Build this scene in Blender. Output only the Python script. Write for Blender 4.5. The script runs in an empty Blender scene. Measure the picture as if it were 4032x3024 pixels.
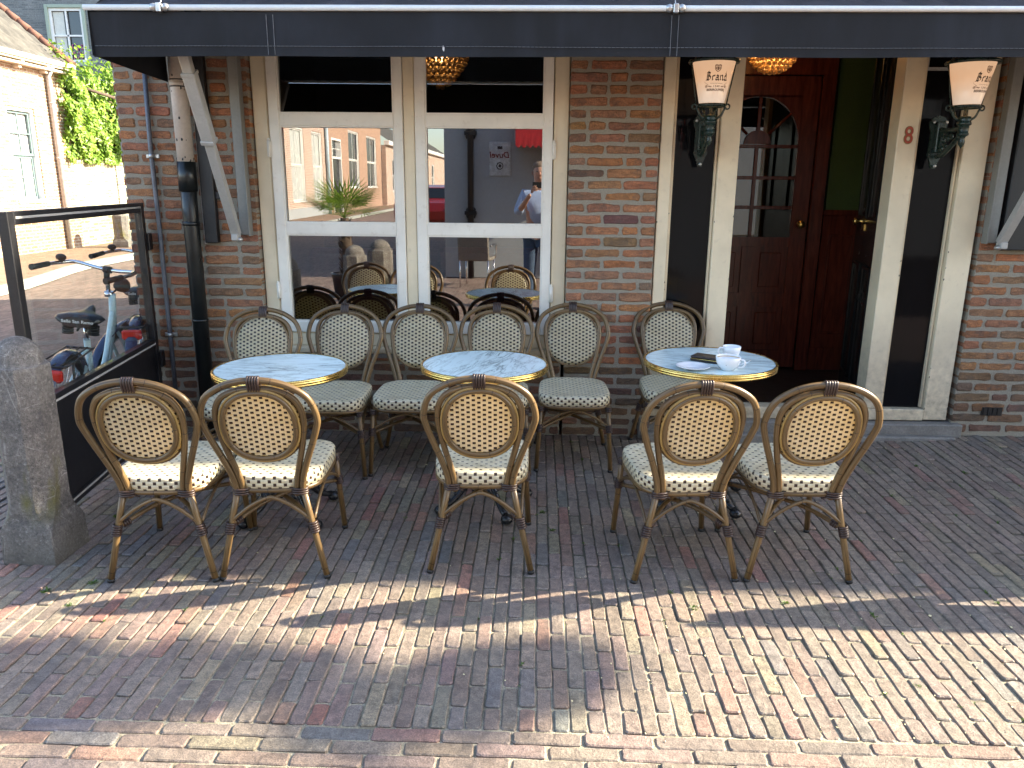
import bpy, math, random
from mathutils import Vector, Matrix
PI = math.pi
R = math.radians
rnd = random.Random(7)
scene = bpy.context.scene
COL = scene.collection

# ------------------------------------------------------------------ mesh builder
class MB:
    """collects shapes, then links them as one mesh object"""
    def __init__(s):
        s.v = []; s.f = []; s.uv = []; s.c = []; s.m = []; s.sm = []
    def face(s, idx, uv=None, c=None, m=0, sm=False):
        s.f.append(idx); s.uv.append(uv); s.c.append(c); s.m.append(m); s.sm.append(sm)
    def add(s, vs):
        n = len(s.v); s.v.extend([tuple(p) for p in vs]); return n
    def box(s, x0, x1, y0, y1, z0, z1, m=0, c=None, M=None, b=0.0):
        if x0 > x1: x0, x1 = x1, x0
        if y0 > y1: y0, y1 = y1, y0
        if z0 > z1: z0, z1 = z1, z0
        b = min(b, (x1-x0)*.45, (y1-y0)*.45, (z1-z0)*.45)
        if b <= 0:
            P = [(x, y, z) for x in (x0, x1) for y in (y0, y1) for z in (z0, z1)]
            if M: P = [M @ Vector(p) for p in P]
            n = s.add(P)
            for q in ((0,1,3,2),(4,6,7,5),(0,4,5,1),(2,3,7,6),(0,2,6,4),(1,5,7,3)):
                s.face([n+i for i in q], None, c, m)
            return
        # bevelled box: 24 verts
        X = (x0, x1); Y = (y0, y1); Z = (z0, z1); P = []; idx = {}
        for i in (0, 1):
            for j in (0, 1):
                for k in (0, 1):
                    sx = 1 if i == 0 else -1; sy = 1 if j == 0 else -1; sz = 1 if k == 0 else -1
                    for a in range(3):
                        p = [X[i]+sx*b, Y[j]+sy*b, Z[k]+sz*b]
                        p[a] = (X[i], Y[j], Z[k])[a]
                        idx[(i, j, k, a)] = len(P); P.append(Vector(p))
        if M: P = [M @ p for p in P]
        n = s.add(P)
        def F(*ks): s.face([n+idx[k] for k in ks], None, c, m)
        F((0,0,0,0),(0,0,1,0),(0,1,1,0),(0,1,0,0)); F((1,0,0,0),(1,1,0,0),(1,1,1,0),(1,0,1,0))
        F((0,0,0,1),(1,0,0,1),(1,0,1,1),(0,0,1,1)); F((0,1,0,1),(0,1,1,1),(1,1,1,1),(1,1,0,1))
        F((0,0,0,2),(0,1,0,2),(1,1,0,2),(1,0,0,2)); F((0,0,1,2),(1,0,1,2),(1,1,1,2),(0,1,1,2))
        for j in (0,1):
            for k in (0,1): F((0,j,k,1),(1,j,k,1),(1,j,k,2),(0,j,k,2))
        for i in (0,1):
            for k in (0,1): F((i,0,k,0),(i,1,k,0),(i,1,k,2),(i,0,k,2))
            for j in (0,1): F((i,j,0,0),(i,j,1,0),(i,j,1,1),(i,j,0,1))
            for j in (0,1):
                for k in (0,1): F((i,j,k,0),(i,j,k,1),(i,j,k,2))
    def tube(s, pts, r, n=10, closed=False, cap=True, m=0, c=None, up=None, sq=1.0, v0=0.0):
        pts = [Vector(p) for p in pts]; N = len(pts)
        rr = r if isinstance(r, (list, tuple)) else [r]*N
        T = []
        for i in range(N):
            a = pts[i-1] if (i > 0 or closed) else pts[i]
            b = pts[(i+1) % N] if (i < N-1 or closed) else pts[i]
            t = (b-a)
            T.append(t.normalized() if t.length > 1e-9 else Vector((0,0,1)))
        u = Vector(up) if up else (Vector((0,0,1)) if abs(T[0].z) < .9 else Vector((1,0,0)))
        u = (u - T[0]*u.dot(T[0])).normalized()
        base = len(s.v); L = v0; Ls = []
        for i in range(N):
            if i > 0:
                u = (u - T[i]*u.dot(T[i]));
                u = u.normalized() if u.length > 1e-6 else T[i].orthogonal().normalized()
                L += (pts[i]-pts[i-1]).length
            Ls.append(L)
            w = T[i].cross(u)
            for k in range(n):
                a = 2*PI*k/n
                s.v.append(tuple(pts[i] + (u*math.cos(a)*sq + w*math.sin(a))*rr[i]))
        segs = N if closed else N-1
        for i in range(segs):
            j = (i+1) % N; l1 = Ls[i]; l2 = Ls[i+1] if i+1 < N else Ls[i]+(pts[0]-pts[-1]).length
            for k in range(n):
                k2 = (k+1) % n
                s.face([base+i*n+k, base+i*n+k2, base+j*n+k2, base+j*n+k],
                       [(k/n, l1), ((k+1)/n, l1), ((k+1)/n, l2), (k/n, l2)], c, m, True)
        if cap and not closed:
            s.face([base+k for k in reversed(range(n))], None, c, m)
            s.face([base+(N-1)*n+k for k in range(n)], None, c, m)
    def lathe(s, prof, cx=0, cy=0, n=32, m=0, c=None, M=None, sm=True, a0=0, a1=2*PI):
        full = abs(a1-a0-2*PI) < 1e-6; K = n if full else n+1
        base = len(s.v)
        for (r, z) in prof:
            for k in range(K):
                a = a0+(a1-a0)*k/n
                p = Vector((cx+r*math.cos(a), cy+r*math.sin(a), z))
                if M: p = M @ p
                s.v.append(tuple(p))
        L = 0
        for i in range(len(prof)-1):
            dl = math.hypot(prof[i+1][0]-prof[i][0], prof[i+1][1]-prof[i][1])
            for k in range(n):
                k2 = (k+1) % K
                s.face([base+i*K+k, base+i*K+k2, base+(i+1)*K+k2, base+(i+1)*K+k],
                       [(k/n, L), ((k+1)/n, L), ((k+1)/n, L+dl), (k/n, L+dl)], c, m, sm)
            L += dl
    def ball(s, p, r, n=8, m=0, c=None, sz=1.0, sx=1.0, sy=1.0):
        base = len(s.v); h = max(4, n//2)
        for i in range(h+1):
            t = PI*i/h
            for k in range(n):
                a = 2*PI*k/n
                s.v.append((p[0]+r*sx*math.sin(t)*math.cos(a), p[1]+r*sy*math.sin(t)*math.sin(a), p[2]+r*sz*math.cos(t)))
        for i in range(h):
            for k in range(n):
                k2 = (k+1) % n
                s.face([base+i*n+k, base+(i+1)*n+k, base+(i+1)*n+k2, base+i*n+k2], None, c, m, True)
    def prism(s, pts, z0, z1, m=0, c=None, M=None, sm=False):
        n = len(pts)
        P = [Vector((x, y, z0)) for x, y in pts]+[Vector((x, y, z1)) for x, y in pts]
        if M: P = [M @ p for p in P]
        b = s.add(P)
        s.face([b+i for i in reversed(range(n))], None, c, m); s.face([b+n+i for i in range(n)], None, c, m)
        for i in range(n):
            j = (i+1) % n
            s.face([b+i, b+j, b+n+j, b+n+i], None, c, m, sm)
    def build(s, name, mats, parent=None, loc=None, rot=None):
        me = bpy.data.meshes.new(name)
        me.from_pydata(s.v, [], s.f)
        if not isinstance(mats, (list, tuple)): mats = [mats]
        for mm in mats: me.materials.append(mm)
        me.polygons.foreach_set('material_index', s.m)
        me.polygons.foreach_set('use_smooth', s.sm)
        if any(u is not None for u in s.uv):
            lay = me.uv_layers.new(name='UVMap'); buf = []
            for f, u in zip(s.f, s.uv):
                if u is None: buf.extend([0.0, 0.0]*len(f))
                else:
                    for a in u: buf.extend(a)
            lay.data.foreach_set('uv', buf)
        if any(c is not None for c in s.c):
            at = me.attributes.new('Col', 'FLOAT_COLOR', 'FACE'); buf = []
            for c in s.c: buf.extend((*c, 1.0) if c is not None else (1, 1, 1, 1))
            at.data.foreach_set('color', buf)
        me.update()
        o = bpy.data.objects.new(name, me); COL.objects.link(o)
        if parent: o.parent = parent
        if loc: o.location = loc
        if rot: o.rotation_euler = rot
        return o

def tag(o, label=None, cat=None, group=None, kind=None):
    if label: o['label'] = label
    if cat: o['category'] = cat
    if group: o['group'] = group
    if kind: o['kind'] = kind
    return o
def empty(name, loc=(0,0,0), rz=0.0, label=None, cat=None, group=None):
    o = bpy.data.objects.new(name, None); COL.objects.link(o)
    o.empty_display_size = .1; o.location = loc; o.rotation_euler = (0,0,rz)
    return tag(o, label, cat, group)
def copy_tree(o, parent=None):
    c = o.copy(); COL.objects.link(c)
    if parent: c.parent = parent
    for ch in list(o.children): copy_tree(ch, c)
    return c
def spline(P, n=6, closed=False):
    P = [Vector(p) for p in P]; out = []; N = len(P)
    rng = range(N) if closed else range(N-1)
    for i in rng:
        p0 = P[(i-1) % N] if (closed or i > 0) else P[0]*2-P[1]
        p1 = P[i]; p2 = P[(i+1) % N]
        p3 = P[(i+2) % N] if (closed or i+2 < N) else P[-1]*2-P[-2]
        for k in range(n):
            t = k/n
            out.append(.5*((2*p1)+(p2-p0)*t+(2*p0-5*p1+4*p2-p3)*t*t+(3*p1-p0-3*p2+p3)*t**3))
    if not closed: out.append(P[-1])
    return out
def sstep(x, a, b):
    t = max(0, min(1, (x-a)/(b-a))); return t*t*(3-2*t)

# ------------------------------------------------------------------ materials
class NT:
    def __init__(s, name):
        s.mat = bpy.data.materials.new(name); s.mat.use_nodes = True
        s.t = s.mat.node_tree; s.t.nodes.clear()
        s.out = s.t.nodes.new('ShaderNodeOutputMaterial')
    def n(s, typ, **kw):
        nd = s.t.nodes.new('ShaderNode'+typ)
        for k, v in kw.items():
            if k.startswith('_'): setattr(nd, k[1:], v)
            else:
                key = int(k[1:]) if k[0] == 'i' and k[1:].isdigit() else k.replace('__', ' ')
                s.set(nd, key, v)
        return nd
    def set(s, nd, key, v):
        sk = nd.inputs[key]
        if isinstance(v, bpy.types.NodeSocket): s.t.links.new(v, sk)
        elif isinstance(v, (tuple, list)) and sk.type == 'RGBA' and len(v) == 3: sk.default_value = (*v, 1)
        else: sk.default_value = v
    def math(s, op, a, b=None, c=None, clamp=False):
        nd = s.t.nodes.new('ShaderNodeMath'); nd.operation = op; nd.use_clamp = clamp
        s.set(nd, 0, a)
        if b is not None: s.set(nd, 1, b)
        if c is not None: s.set(nd, 2, c)
        return nd.outputs[0]
    def ramp(s, fac, stops, interp='LINEAR'):
        nd = s.t.nodes.new('ShaderNodeValToRGB'); cr = nd.color_ramp; cr.interpolation = interp
        while len(cr.elements) < len(stops): cr.elements.new(.5)
        for e, (p, c) in zip(cr.elements, stops):
            e.position = p; e.color = (*c, 1) if isinstance(c, (tuple, list)) else (c, c, c, 1)
        s.set(nd, 0, fac); return nd.outputs[0]
    def mix(s, fac, a, b, blend='MIX'):
        nd = s.t.nodes.new('ShaderNodeMix'); nd.data_type = 'RGBA'; nd.blend_type = blend
        s.set(nd, 0, fac)
        for k, v in ((6, a), (7, b)):
            if isinstance(v, (int, float)): v = (v, v, v)
            s.set(nd, k, v)
        return nd.outputs[2]
    def noise(s, vec, scale, detail=3, rough=.55, dist=0.0):
        nd = s.n('TexNoise', Scale=scale, Detail=detail, Roughness=rough, Distortion=dist)
        if vec is not None: s.t.links.new(vec, nd.inputs['Vector'])
        return nd.outputs['Fac']
    def mapping(s, vec, scale=(1,1,1), rot=(0,0,0), loc=(0,0,0)):
        nd = s.t.nodes.new('ShaderNodeMapping'); s.t.links.new(vec, nd.inputs[0])
        nd.inputs['Scale'].default_value = scale; nd.inputs['Rotation'].default_value = rot; nd.inputs['Location'].default_value = loc
        return nd.outputs[0]
    @property
    def obj(s): return s.n('TexCoord').outputs['Object']
    @property
    def uv(s): return s.n('TexCoord').outputs['UV']
    @property
    def pos(s): return s.n('NewGeometry').outputs['Position']
    def bump(s, h, strength=.5, dist=.01, nrm=None):
        nd = s.n('Bump', Strength=strength, Distance=dist, Height=h)
        if nrm is not None: s.t.links.new(nrm, nd.inputs['Normal'])
        return nd.outputs[0]
    def bsdf(s, col, rough=.5, metal=0.0, nrm=None, **kw):
        nd = s.n('BsdfPrincipled', **{'Base__Color': col, 'Roughness': rough, 'Metallic': metal})
        for k, v in kw.items(): s.set(nd, k.replace('__', ' '), v)
        if nrm is not None: s.t.links.new(nrm, nd.inputs['Normal'])
        return nd.outputs[0]
    def fin(s, sh):
        s.t.links.new(sh, s.out.inputs['Surface']); return s.mat

def sc(c, k): return tuple(min(1, x*k) for x in c)
def plain(name, col, rough=.5, metal=0.0, var=.25, scale=12, bump=.15, bd=.002, **kw):
    """surface with mottled colour and fine bump"""
    t = NT(name); p = t.obj
    a = t.noise(p, scale, 4); b = t.noise(p, scale*7, 3)
    f = t.math('MULTIPLY_ADD', b, .5, t.math('MULTIPLY', a, .5))
    c = t.ramp(f, [(.38, sc(col, 1-var)), (.62, sc(col, 1+var*.7))])
    ro = t.math('MULTIPLY_ADD', a, .25, rough-.12)
    return t.fin(t.bsdf(c, ro, metal, t.bump(b, bump, bd), **kw))

M = {}
def painted_wood(name, col, rough):
    t = NT(name); p = t.pos; sep = t.n('SeparateXYZ', Vector=p)
    br = t.noise(t.mapping(p, (90, 90, 2.2)), 1, 3, .6)                # brush strokes along the grain
    pat = t.noise(p, 3.5, 4, .6); gr = t.noise(p, 22, 4, .65)
    c = t.ramp(pat, [(.38, sc(col, .92)), (.62, sc(col, 1.05))])
    c = t.mix(t.ramp(gr, [(.60, 0.0), (.78, .35)]), c, sc((.42,.34,.24), 1.0))
    foot = t.math('MULTIPLY', t.ramp(sep.outputs[2], [(.12, 1.0), (.75, 0.0)]), t.ramp(gr, [(.35, .15), (.65, .75)]))
    c = t.mix(foot, c, (.24,.20,.15))                                  # splash dirt near the ground
    return t.fin(t.bsdf(c, t.math('MULTIPLY_ADD', pat, .25, rough-.12), 0, t.bump(t.math('ADD', br, t.math('MULTIPLY', gr, .6)), .35, .0012)))
M['cream'] = painted_wood('cream_paint', (.75,.64,.45), .38)
M['white'] = painted_wood('white_paint', (.80,.76,.67), .36)
M['rawwhite'] = plain('white_trim_paint', (.78,.77,.73), .4, var=.06)
M['black'] = plain('black_metal', (.012,.012,.014), .35, var=.3, scale=15)
M['blackpaint'] = plain('black_gloss_paint', (.008,.009,.009), .22, var=.4, scale=8, bump=.4, bd=.003)
M['iron'] = plain('cast_iron', (.010,.011,.013), .28, var=.4, scale=30, bump=.4)
M['green_iron'] = plain('green_lacquered_iron', (.010,.026,.020), .28, var=.4, scale=30, bump=.5)
M['alu'] = plain('aluminium_profile', (.42,.41,.38), .42, var=.08)
M['alu_d'] = plain('grey_profile', (.22,.22,.20), .5, var=.08)
M['steel'] = plain('galvanised_steel', (.13,.14,.16), .5, .4, var=.3, scale=20)
M['chrome'] = plain('chrome', (.7,.7,.72), .12, 1.0, var=.05)
M['rubber'] = plain('rubber', (.012,.012,.012), .6, var=.2)
M['porcelain'] = plain('porcelain', (.78,.79,.80), .12, var=.02, bump=.02)
M['mahogany'] = None
M['brown_bind'] = plain('dark_brown_binding', (.045,.026,.020), .38, var=.2, scale=40)
M['pvc_beige'] = plain('beige_drain_pipe', (.56,.49,.42), .5, var=.10, scale=9)
M['pvc_black'] = plain('black_drain_pipe', (.010,.012,.012), .32, var=.3)
M['mint'] = plain('mint_enamel', (.50,.65,.67), .25, var=.06)
M['darkblue'] = plain('dark_blue_enamel', (.02,.03,.08), .2, var=.1)
M['red_refl'] = plain('red_reflector', (.55,.02,.012), .2, var=.1)
M['red_paint'] = plain('red_car_paint', (.20,.010,.010), .18, var=.05)
M['red_cloth'] = plain('red_canvas', (.38,.012,.018), .8, var=.15)
M['maroon'] = plain('maroon_upholstery', (.10,.008,.014), .7, var=.25)
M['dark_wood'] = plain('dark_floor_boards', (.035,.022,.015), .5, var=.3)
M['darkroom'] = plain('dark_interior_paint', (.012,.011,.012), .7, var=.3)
M['green_wall'] = plain('green_painted_wall', (.045,.080,.016), .7, var=.12)
M['stone'] = plain('blue_stone', (.20,.187,.168), .7, var=.25, scale=14, bump=.5, bd=.004)
M['greystucco'] = plain('grey_stucco', (.34,.36,.37), .85, var=.06, scale=3, bump=.3)
M['curtain'] = plain('pale_curtain', (.62,.62,.55), .8, var=.12, scale=4)
M['brass'] = plain('brass_trim', (.72,.50,.16), .26, 1.0, var=.15, scale=20, bump=.1)
M['screw'] = plain('screw_head', (.5,.5,.48), .35, .8)
M['eave'] = plain('cream_eaves_paint', (.62,.55,.44), .5, var=.08)
M['sashgrey'] = plain('grey_green_sash_paint', (.13,.19,.19), .4, var=.06)
M['sage'] = plain('sage_window_frame', (.30,.36,.28), .5, var=.08)
M['cafe_dark'] = plain('dark_panel', (.010,.010,.011), .5, var=.2)
M['orange_red'] = plain('red_number_paint', (.42,.06,.03), .35, var=.1)
M['goldline'] = plain('gold_outline', (.25,.14,.04), .4)
M['inktext'] = plain('black_print', (.02,.012,.010), .6, var=.1)
M['inkbrown'] = plain('brown_print', (.16,.09,.06), .6, var=.1)
M['thread'] = plain('pale_stitching', (.16,.17,.18), .8, var=.3, scale=40)
M['spot'] = plain('white_dropping', (.6,.6,.6), .8)
M['cardark'] = plain('tinted_window', (.012,.014,.018), .08, var=.1)

def mahogany():
    t = NT('mahogany'); p = t.mapping(t.obj, (9, 9, 1.1))
    a = t.noise(p, 4, 5, .6, .6)
    c = t.ramp(a, [(.3, (.050,.010,.006)), (.7, (.125,.028,.015))])
    return t.fin(t.bsdf(c, .26, 0, t.bump(a, .1, .002)))
M['mahogany'] = mahogany()

def rattan():
    t = NT('rattan_look_tube'); uv = t.uv
    sep = t.n('SeparateXYZ', Vector=uv)
    ux, vy = sep.outputs[0], sep.outputs[1]
    # streaks along the tube
    q = t.n('CombineXYZ', X=t.math('MULTIPLY', ux, 16.0), Y=t.math('MULTIPLY', vy, 3.0))
    s1 = t.noise(q.outputs[0], 1.6, 4, .65)
    c = t.ramp(s1, [(.28, (.045,.026,.011)), (.5, (.125,.076,.030)), (.72, (.25,.160,.066))])
    oi = t.n('ObjectInfo').outputs['Random']; c = t.mix(1.0, c, t.ramp(oi, [(0, .82), (1, 1.2)]), 'MULTIPLY')
    # node cuts every ~17 cm, with a fine dark line
    nz = t.math('MULTIPLY', t.noise(q.outputs[0], .7), .012)
    fr = t.math('FRACT', t.math('MULTIPLY', t.math('ADD', vy, nz), 5.6))
    cut = t.math('LESS_THAN', fr, .016)
    c = t.mix(cut, c, (.03,.016,.008))
    h = t.math('SUBTRACT', t.math('MULTIPLY', s1, .5), cut)
    return t.fin(t.bsdf(c, t.math('MULTIPLY_ADD', s1, .2, .25), 0, t.bump(h, .35, .0015)))
M['rattan'] = rattan()
M['rattan_y'] = plain('yellow_cane_trim', (.34,.22,.07), .4, var=.2, scale=30)

def weave(name, pu=.0205, pv=.0096, trans=.3, du=.13, dv=.40, sub=1.0):
    t = NT(name); sep = t.n('SeparateXYZ', Vector=t.uv)
    U, V = sep.outputs[0], sep.outputs[1]
    v = t.math('DIVIDE', V, pv); row = t.math('FLOOR', v); fv = t.math('FRACT', v)
    par = t.math('MODULO', t.math('ABSOLUTE', row), 2.0)
    u = t.math('ADD', t.math('DIVIDE', U, pu), t.math('MULTIPLY', par, .5)); fu = t.math('FRACT', u)
    ou = t.math('ABSOLUTE', t.math('SUBTRACT', fu, .5))
    ov = t.math('ABSOLUTE', t.math('SUBTRACT', fv, .5)); ow = t.math('ABSOLUTE', t.math('SUBTRACT', t.math('FRACT', t.math('MULTIPLY', v, sub)), .5))
    dark = t.math('MULTIPLY', t.math('LESS_THAN', ou, du), t.math('LESS_THAN', ov, dv))
    # strand relief: rounded rows that dive under the dark uprights
    rowh = t.math('SQRT', t.math('SUBTRACT', 1.0, t.math('MULTIPLY', t.math('MULTIPLY', ow, ow), 3.9)))
    over = t.math('SINE', t.math('MULTIPLY', ou, PI))
    h = t.math('MULTIPLY', rowh, t.math('MULTIPLY_ADD', over, .75, .25))
    seam = t.math('GREATER_THAN', t.math('ABSOLUTE', t.math('SUBTRACT', t.math('FRACT', t.math('MULTIPLY', fv, 2.0)), .5)), .43)
    cid = t.n('CombineXYZ', X=t.math('FLOOR', u), Y=row)
    wn = t.n('TexWhiteNoise'); t.t.links.new(cid.outputs[0], wn.inputs['Vector'])
    cr = t.ramp(wn.outputs['Value'], [(0, (.66,.59,.40)), (1, (.78,.72,.54))])
    cr = t.mix(t.math('MULTIPLY', seam, .45), cr, (.42,.34,.20))
    oi = t.n('ObjectInfo').outputs['Random']; cr = t.mix(1.0, cr, t.ramp(oi, [(0, (.90,.89,.86)), (1, (1.04,1.04,1.04))]), 'MULTIPLY')
    grime = t.ramp(t.noise(t.obj, 9, 4, .6), [(.50, 0.0), (.72, .30)]); cr = t.mix(grime, cr, (.34,.27,.17))
    col = t.mix(dark, cr, (.035,.018,.014))
    nrm = t.bump(h, .9, .003)
    b = t.bsdf(col, t.math('MULTIPLY_ADD', dark, -.06, .34), 0, nrm)
    if trans:
        tr = t.n('BsdfTranslucent', Color=t.mix(dark, (1.0,.78,.36), (.03,.012,.005)))
        mx = t.n('MixShader', Fac=trans); t.t.links.new(b, mx.inputs[1]); t.t.links.new(tr.outputs[0], mx.inputs[2])
        return t.fin(mx.outputs[0])
    return t.fin(b)
M['weave_back'] = weave('woven_backrest', .0415, .0108, .36, .155, .44)
M['weave_seat'] = weave('woven_seat', .041, .0125, .10, .155, .42)
M['weave_top'] = weave('woven_seat_top', .040, .0245, .10, .13, .20, 2.0)

def marble():
    t = NT('marble_top'); p = t.obj
    w = t.mapping(p, (2.0, 9.0, 1), (0, 0, R(8)))
    n0 = t.noise(w, 1.0, 6, .62, 1.4)
    vein = t.math('ABSOLUTE', t.math('SUBTRACT', n0, .5))
    v1 = t.ramp(vein, [(0, .40), (.018, .68), (.05, 1.0)])
    n2 = t.noise(w, 2.3, 5, .6, .9)
    v2 = t.ramp(t.math('ABSOLUTE', t.math('SUBTRACT', n2, .46)), [(0, .62), (.02, .9), (.05, 1.0)])
    msk = t.ramp(t.noise(p, 3.2, 2), [(.42, 0.0), (.60, 1.0)])
    v1 = t.mix(msk, 1.0, v1)
    c = t.mix(1.0, t.mix(1.0, (.61,.75,.75), v1, 'MULTIPLY'), v2, 'MULTIPLY')
    return t.fin(t.bsdf(c, .26, 0))
M['marble'] = marble()

def brick_attr(name, rough=.85, dust=.25, bumpd=.004, stretch=(1,1,1), wave=0.0):
    t = NT(name); a = t.n('Attribute', _attribute_name='Col').outputs['Color']; p = t.pos
    n1 = t.noise(t.mapping(p, stretch), 34, 5, .68, wave); n2 = t.noise(p, 190, 3, .6); n3 = t.noise(p, 6, 3)
    m = t.ramp(n1, [(.36, .72), (.5, 1.0), (.64, 1.26)])
    m = t.mix(1.0, m, t.ramp(t.noise(p, 260, 3, .75), [(.38, .66), (.62, 1.32)]), 'MULTIPLY')
    c = t.mix(1.0, a, m, 'MULTIPLY')
    c = t.mix(t.math('MULTIPLY', t.ramp(n3, [(.45, 0.0), (.75, 1.0)]), dust), c, (.30,.26,.21))
    st = t.noise(p, 13, 4, .7)
    c = t.mix(t.ramp(st, [(.53, 0.0), (.62, .38)]), c, sc((.2,.17,.15), .45))
    pit = t.ramp(n2, [(.57, 0.0), (.63, 1.0)])
    c = t.mix(t.math('MULTIPLY', pit, .6), c, sc((.2,.17,.15), .35))
    h = t.math('ADD', t.math('MULTIPLY', n1, 1.0), t.math('MULTIPLY', n2, .35))
    return t.fin(t.bsdf(c, rough, 0, t.bump(h, .8, bumpd)))
M['wallbrick'] = brick_attr('hand_formed_brick', .88, .14, .022, (.55,1,1.3), .8)
M['paver'] = brick_attr('clinker_paver', .66, .22, .006, (1,1,1), .4)

def sand(name, c1, c2, c3, moss_shade=False):
    t = NT(name); p = t.pos
    a = t.noise(p, 260, 3, .7); b = t.noise(p, 9, 4); d = t.noise(p, 2.2, 3)
    c = t.ramp(a, [(.38, c1), (.60, c2)])
    c = t.mix(t.ramp(b, [(.5, 0.0), (.72, 1.0)]), c, c3)
    if moss_shade:                                                          # soil and moss tone with shade painted in, darkening joints towards the wall
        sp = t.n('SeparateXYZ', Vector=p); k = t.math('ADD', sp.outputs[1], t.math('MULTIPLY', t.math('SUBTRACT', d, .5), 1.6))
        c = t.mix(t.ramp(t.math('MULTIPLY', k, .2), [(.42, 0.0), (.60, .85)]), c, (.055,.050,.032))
    return t.fin(t.bsdf(c, .95, 0, t.bump(t.math('ADD', a, b), 1.0, .006)))
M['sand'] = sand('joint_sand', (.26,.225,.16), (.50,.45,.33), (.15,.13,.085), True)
M['mortar'] = sand('lime_mortar', (.25,.225,.175), (.40,.36,.285), (.31,.275,.215))

def brickproc(name, axis, c1, c2, cm, bw=.22, rh=.066, ms=.010, rough=.9, dirt=None, rot=0.0, off=.5, bumpd=.006):
    """running-bond brick on a far wall or road; axis picks the plane"""
    t = NT(name); sep = t.n('SeparateXYZ', Vector=t.pos); X, Y, Z = sep.outputs
    a, b = {'xz': (X, Z), 'yz': (Y, Z), 'xy': (X, Y), 'yx': (Y, X)}[axis]
    v = t.n('CombineXYZ', X=a, Y=b).outputs[0]
    if rot: v = t.mapping(v, (1,1,1), (0,0,rot))
    wob = t.noise(t.pos, 9, 2)
    v2 = t.n('VectorMath', _operation='ADD'); t.t.links.new(v, v2.inputs[0])
    wv = t.n('CombineXYZ', X=t.math('MULTIPLY', wob, .012), Y=t.math('MULTIPLY', wob, .010)); t.t.links.new(wv.outputs[0], v2.inputs[1])
    bt = t.n('TexBrick', _offset=off, Scale=1.0, Color1=(0,0,0), Color2=(1,1,1), Mortar=(.5,.5,.5), Bias=0.0)
    t.set(bt, 'Mortar Size', ms); t.set(bt, 'Brick Width', bw); t.set(bt, 'Row Height', rh); t.set(bt, 'Mortar Smooth', .3)
    t.t.links.new(v2.outputs[0], bt.inputs['Vector'])
    n1 = t.noise(t.pos, 25, 4, .6)
    cc = t.ramp(bt.outputs['Color'], [(0, c1), (.5, sc(tuple((x+y)/2 for x, y in zip(c1, c2)), 1.0)), (1, c2)])
    cc = t.mix(1.0, cc, t.ramp(n1, [(.38, .72), (.62, 1.25)]), 'MULTIPLY')
    c = t.mix(bt.outputs['Fac'], cc, cm)
    if dirt: c = t.mix(t.math('MULTIPLY', t.ramp(t.noise(t.pos, .9, 4), [(.45, 0.0), (.75, 1.0)]), dirt[1]), c, dirt[0])
    h = t.math('MULTIPLY_ADD', bt.outputs['Fac'], -1.0, t.math('MULTIPLY', n1, .5))
    return t.fin(t.bsdf(c, rough, 0, t.bump(h, .7, bumpd)))
M['brick_yz'] = brickproc('cafe_side_brick', 'yz', (.16,.055,.03), (.36,.14,.07), (.33,.31,.27))
M['brick_xz'] = brickproc('cafe_upper_brick', 'xz', (.16,.055,.03), (.36,.14,.07), (.33,.31,.27))
M['house_brick'] = brickproc('pale_red_house_brick', 'yz', (.27,.155,.095), (.40,.25,.155), (.50,.46,.37))
M['garden_brick'] = brickproc('yellow_garden_wall_brick', 'yz', (.22,.19,.11), (.44,.40,.27), (.47,.44,.34), .22, .068)
M['grey_brick'] = brickproc('grey_weathered_brick', 'xz', (.13,.14,.14), (.22,.23,.22), (.20,.21,.20), dirt=((.10,.11,.11), .5))
M['red_brick'] = brickproc('red_terrace_brick', 'yz', (.33,.19,.14), (.45,.29,.215), (.58,.54,.46), ms=.012)
M['orange_brick'] = brickproc('orange_terrace_brick', 'yz', (.34,.205,.14), (.43,.275,.195), (.40,.29,.22), ms=.006)
M['street'] = brickproc('street_clinkers', 'yx', (.13,.085,.07), (.24,.16,.13), (.19,.16,.12), .205, .055, .006, .8, ((.10,.09,.08), .4), bumpd=.004)
M['sidewalk'] = brickproc('sidewalk_clinkers', 'xy', (.20,.12,.08), (.30,.19,.13), (.25,.21,.14), .205, .055, .006, .85)
M['kerb'] = plain('kerb_stone', (.33,.34,.31), .85, var=.2, scale=10, bump=.5, bd=.004)
M['asphalt'] = plain('dark_road', (.055,.055,.058), .85, var=.2, scale=8, bump=.6)

def canvas(name, col, rough=.85):
    t = NT(name); p = t.obj
    a = t.noise(t.mapping(p, (1,1,.6)), 2.6, 5, .62); b = t.noise(p, 420, 2); d = t.noise(p, 34, 3)
    c = t.ramp(a, [(.38, sc(col, .70)), (.50, col), (.66, sc(col, 1.9))])
    st = t.noise(t.mapping(p, (7,7,.5)), 1, 4, .6); c = t.mix(t.ramp(st, [(.52, 0.0), (.72, .45)]), c, sc(col, 3.0))
    c = t.mix(t.ramp(d, [(.70, 0.0), (.78, .25)]), c, (.06,.055,.06))
    return t.fin(t.bsdf(c, rough, 0, t.bump(t.math('ADD', b, t.math('MULTIPLY', a, 3)), .35, .004)))
M['canvas'] = canvas('navy_awning_canvas', (.0056,.0066,.0090))
M['canvas_top'] = canvas('awning_roof_canvas', (.014,.015,.020))

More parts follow.
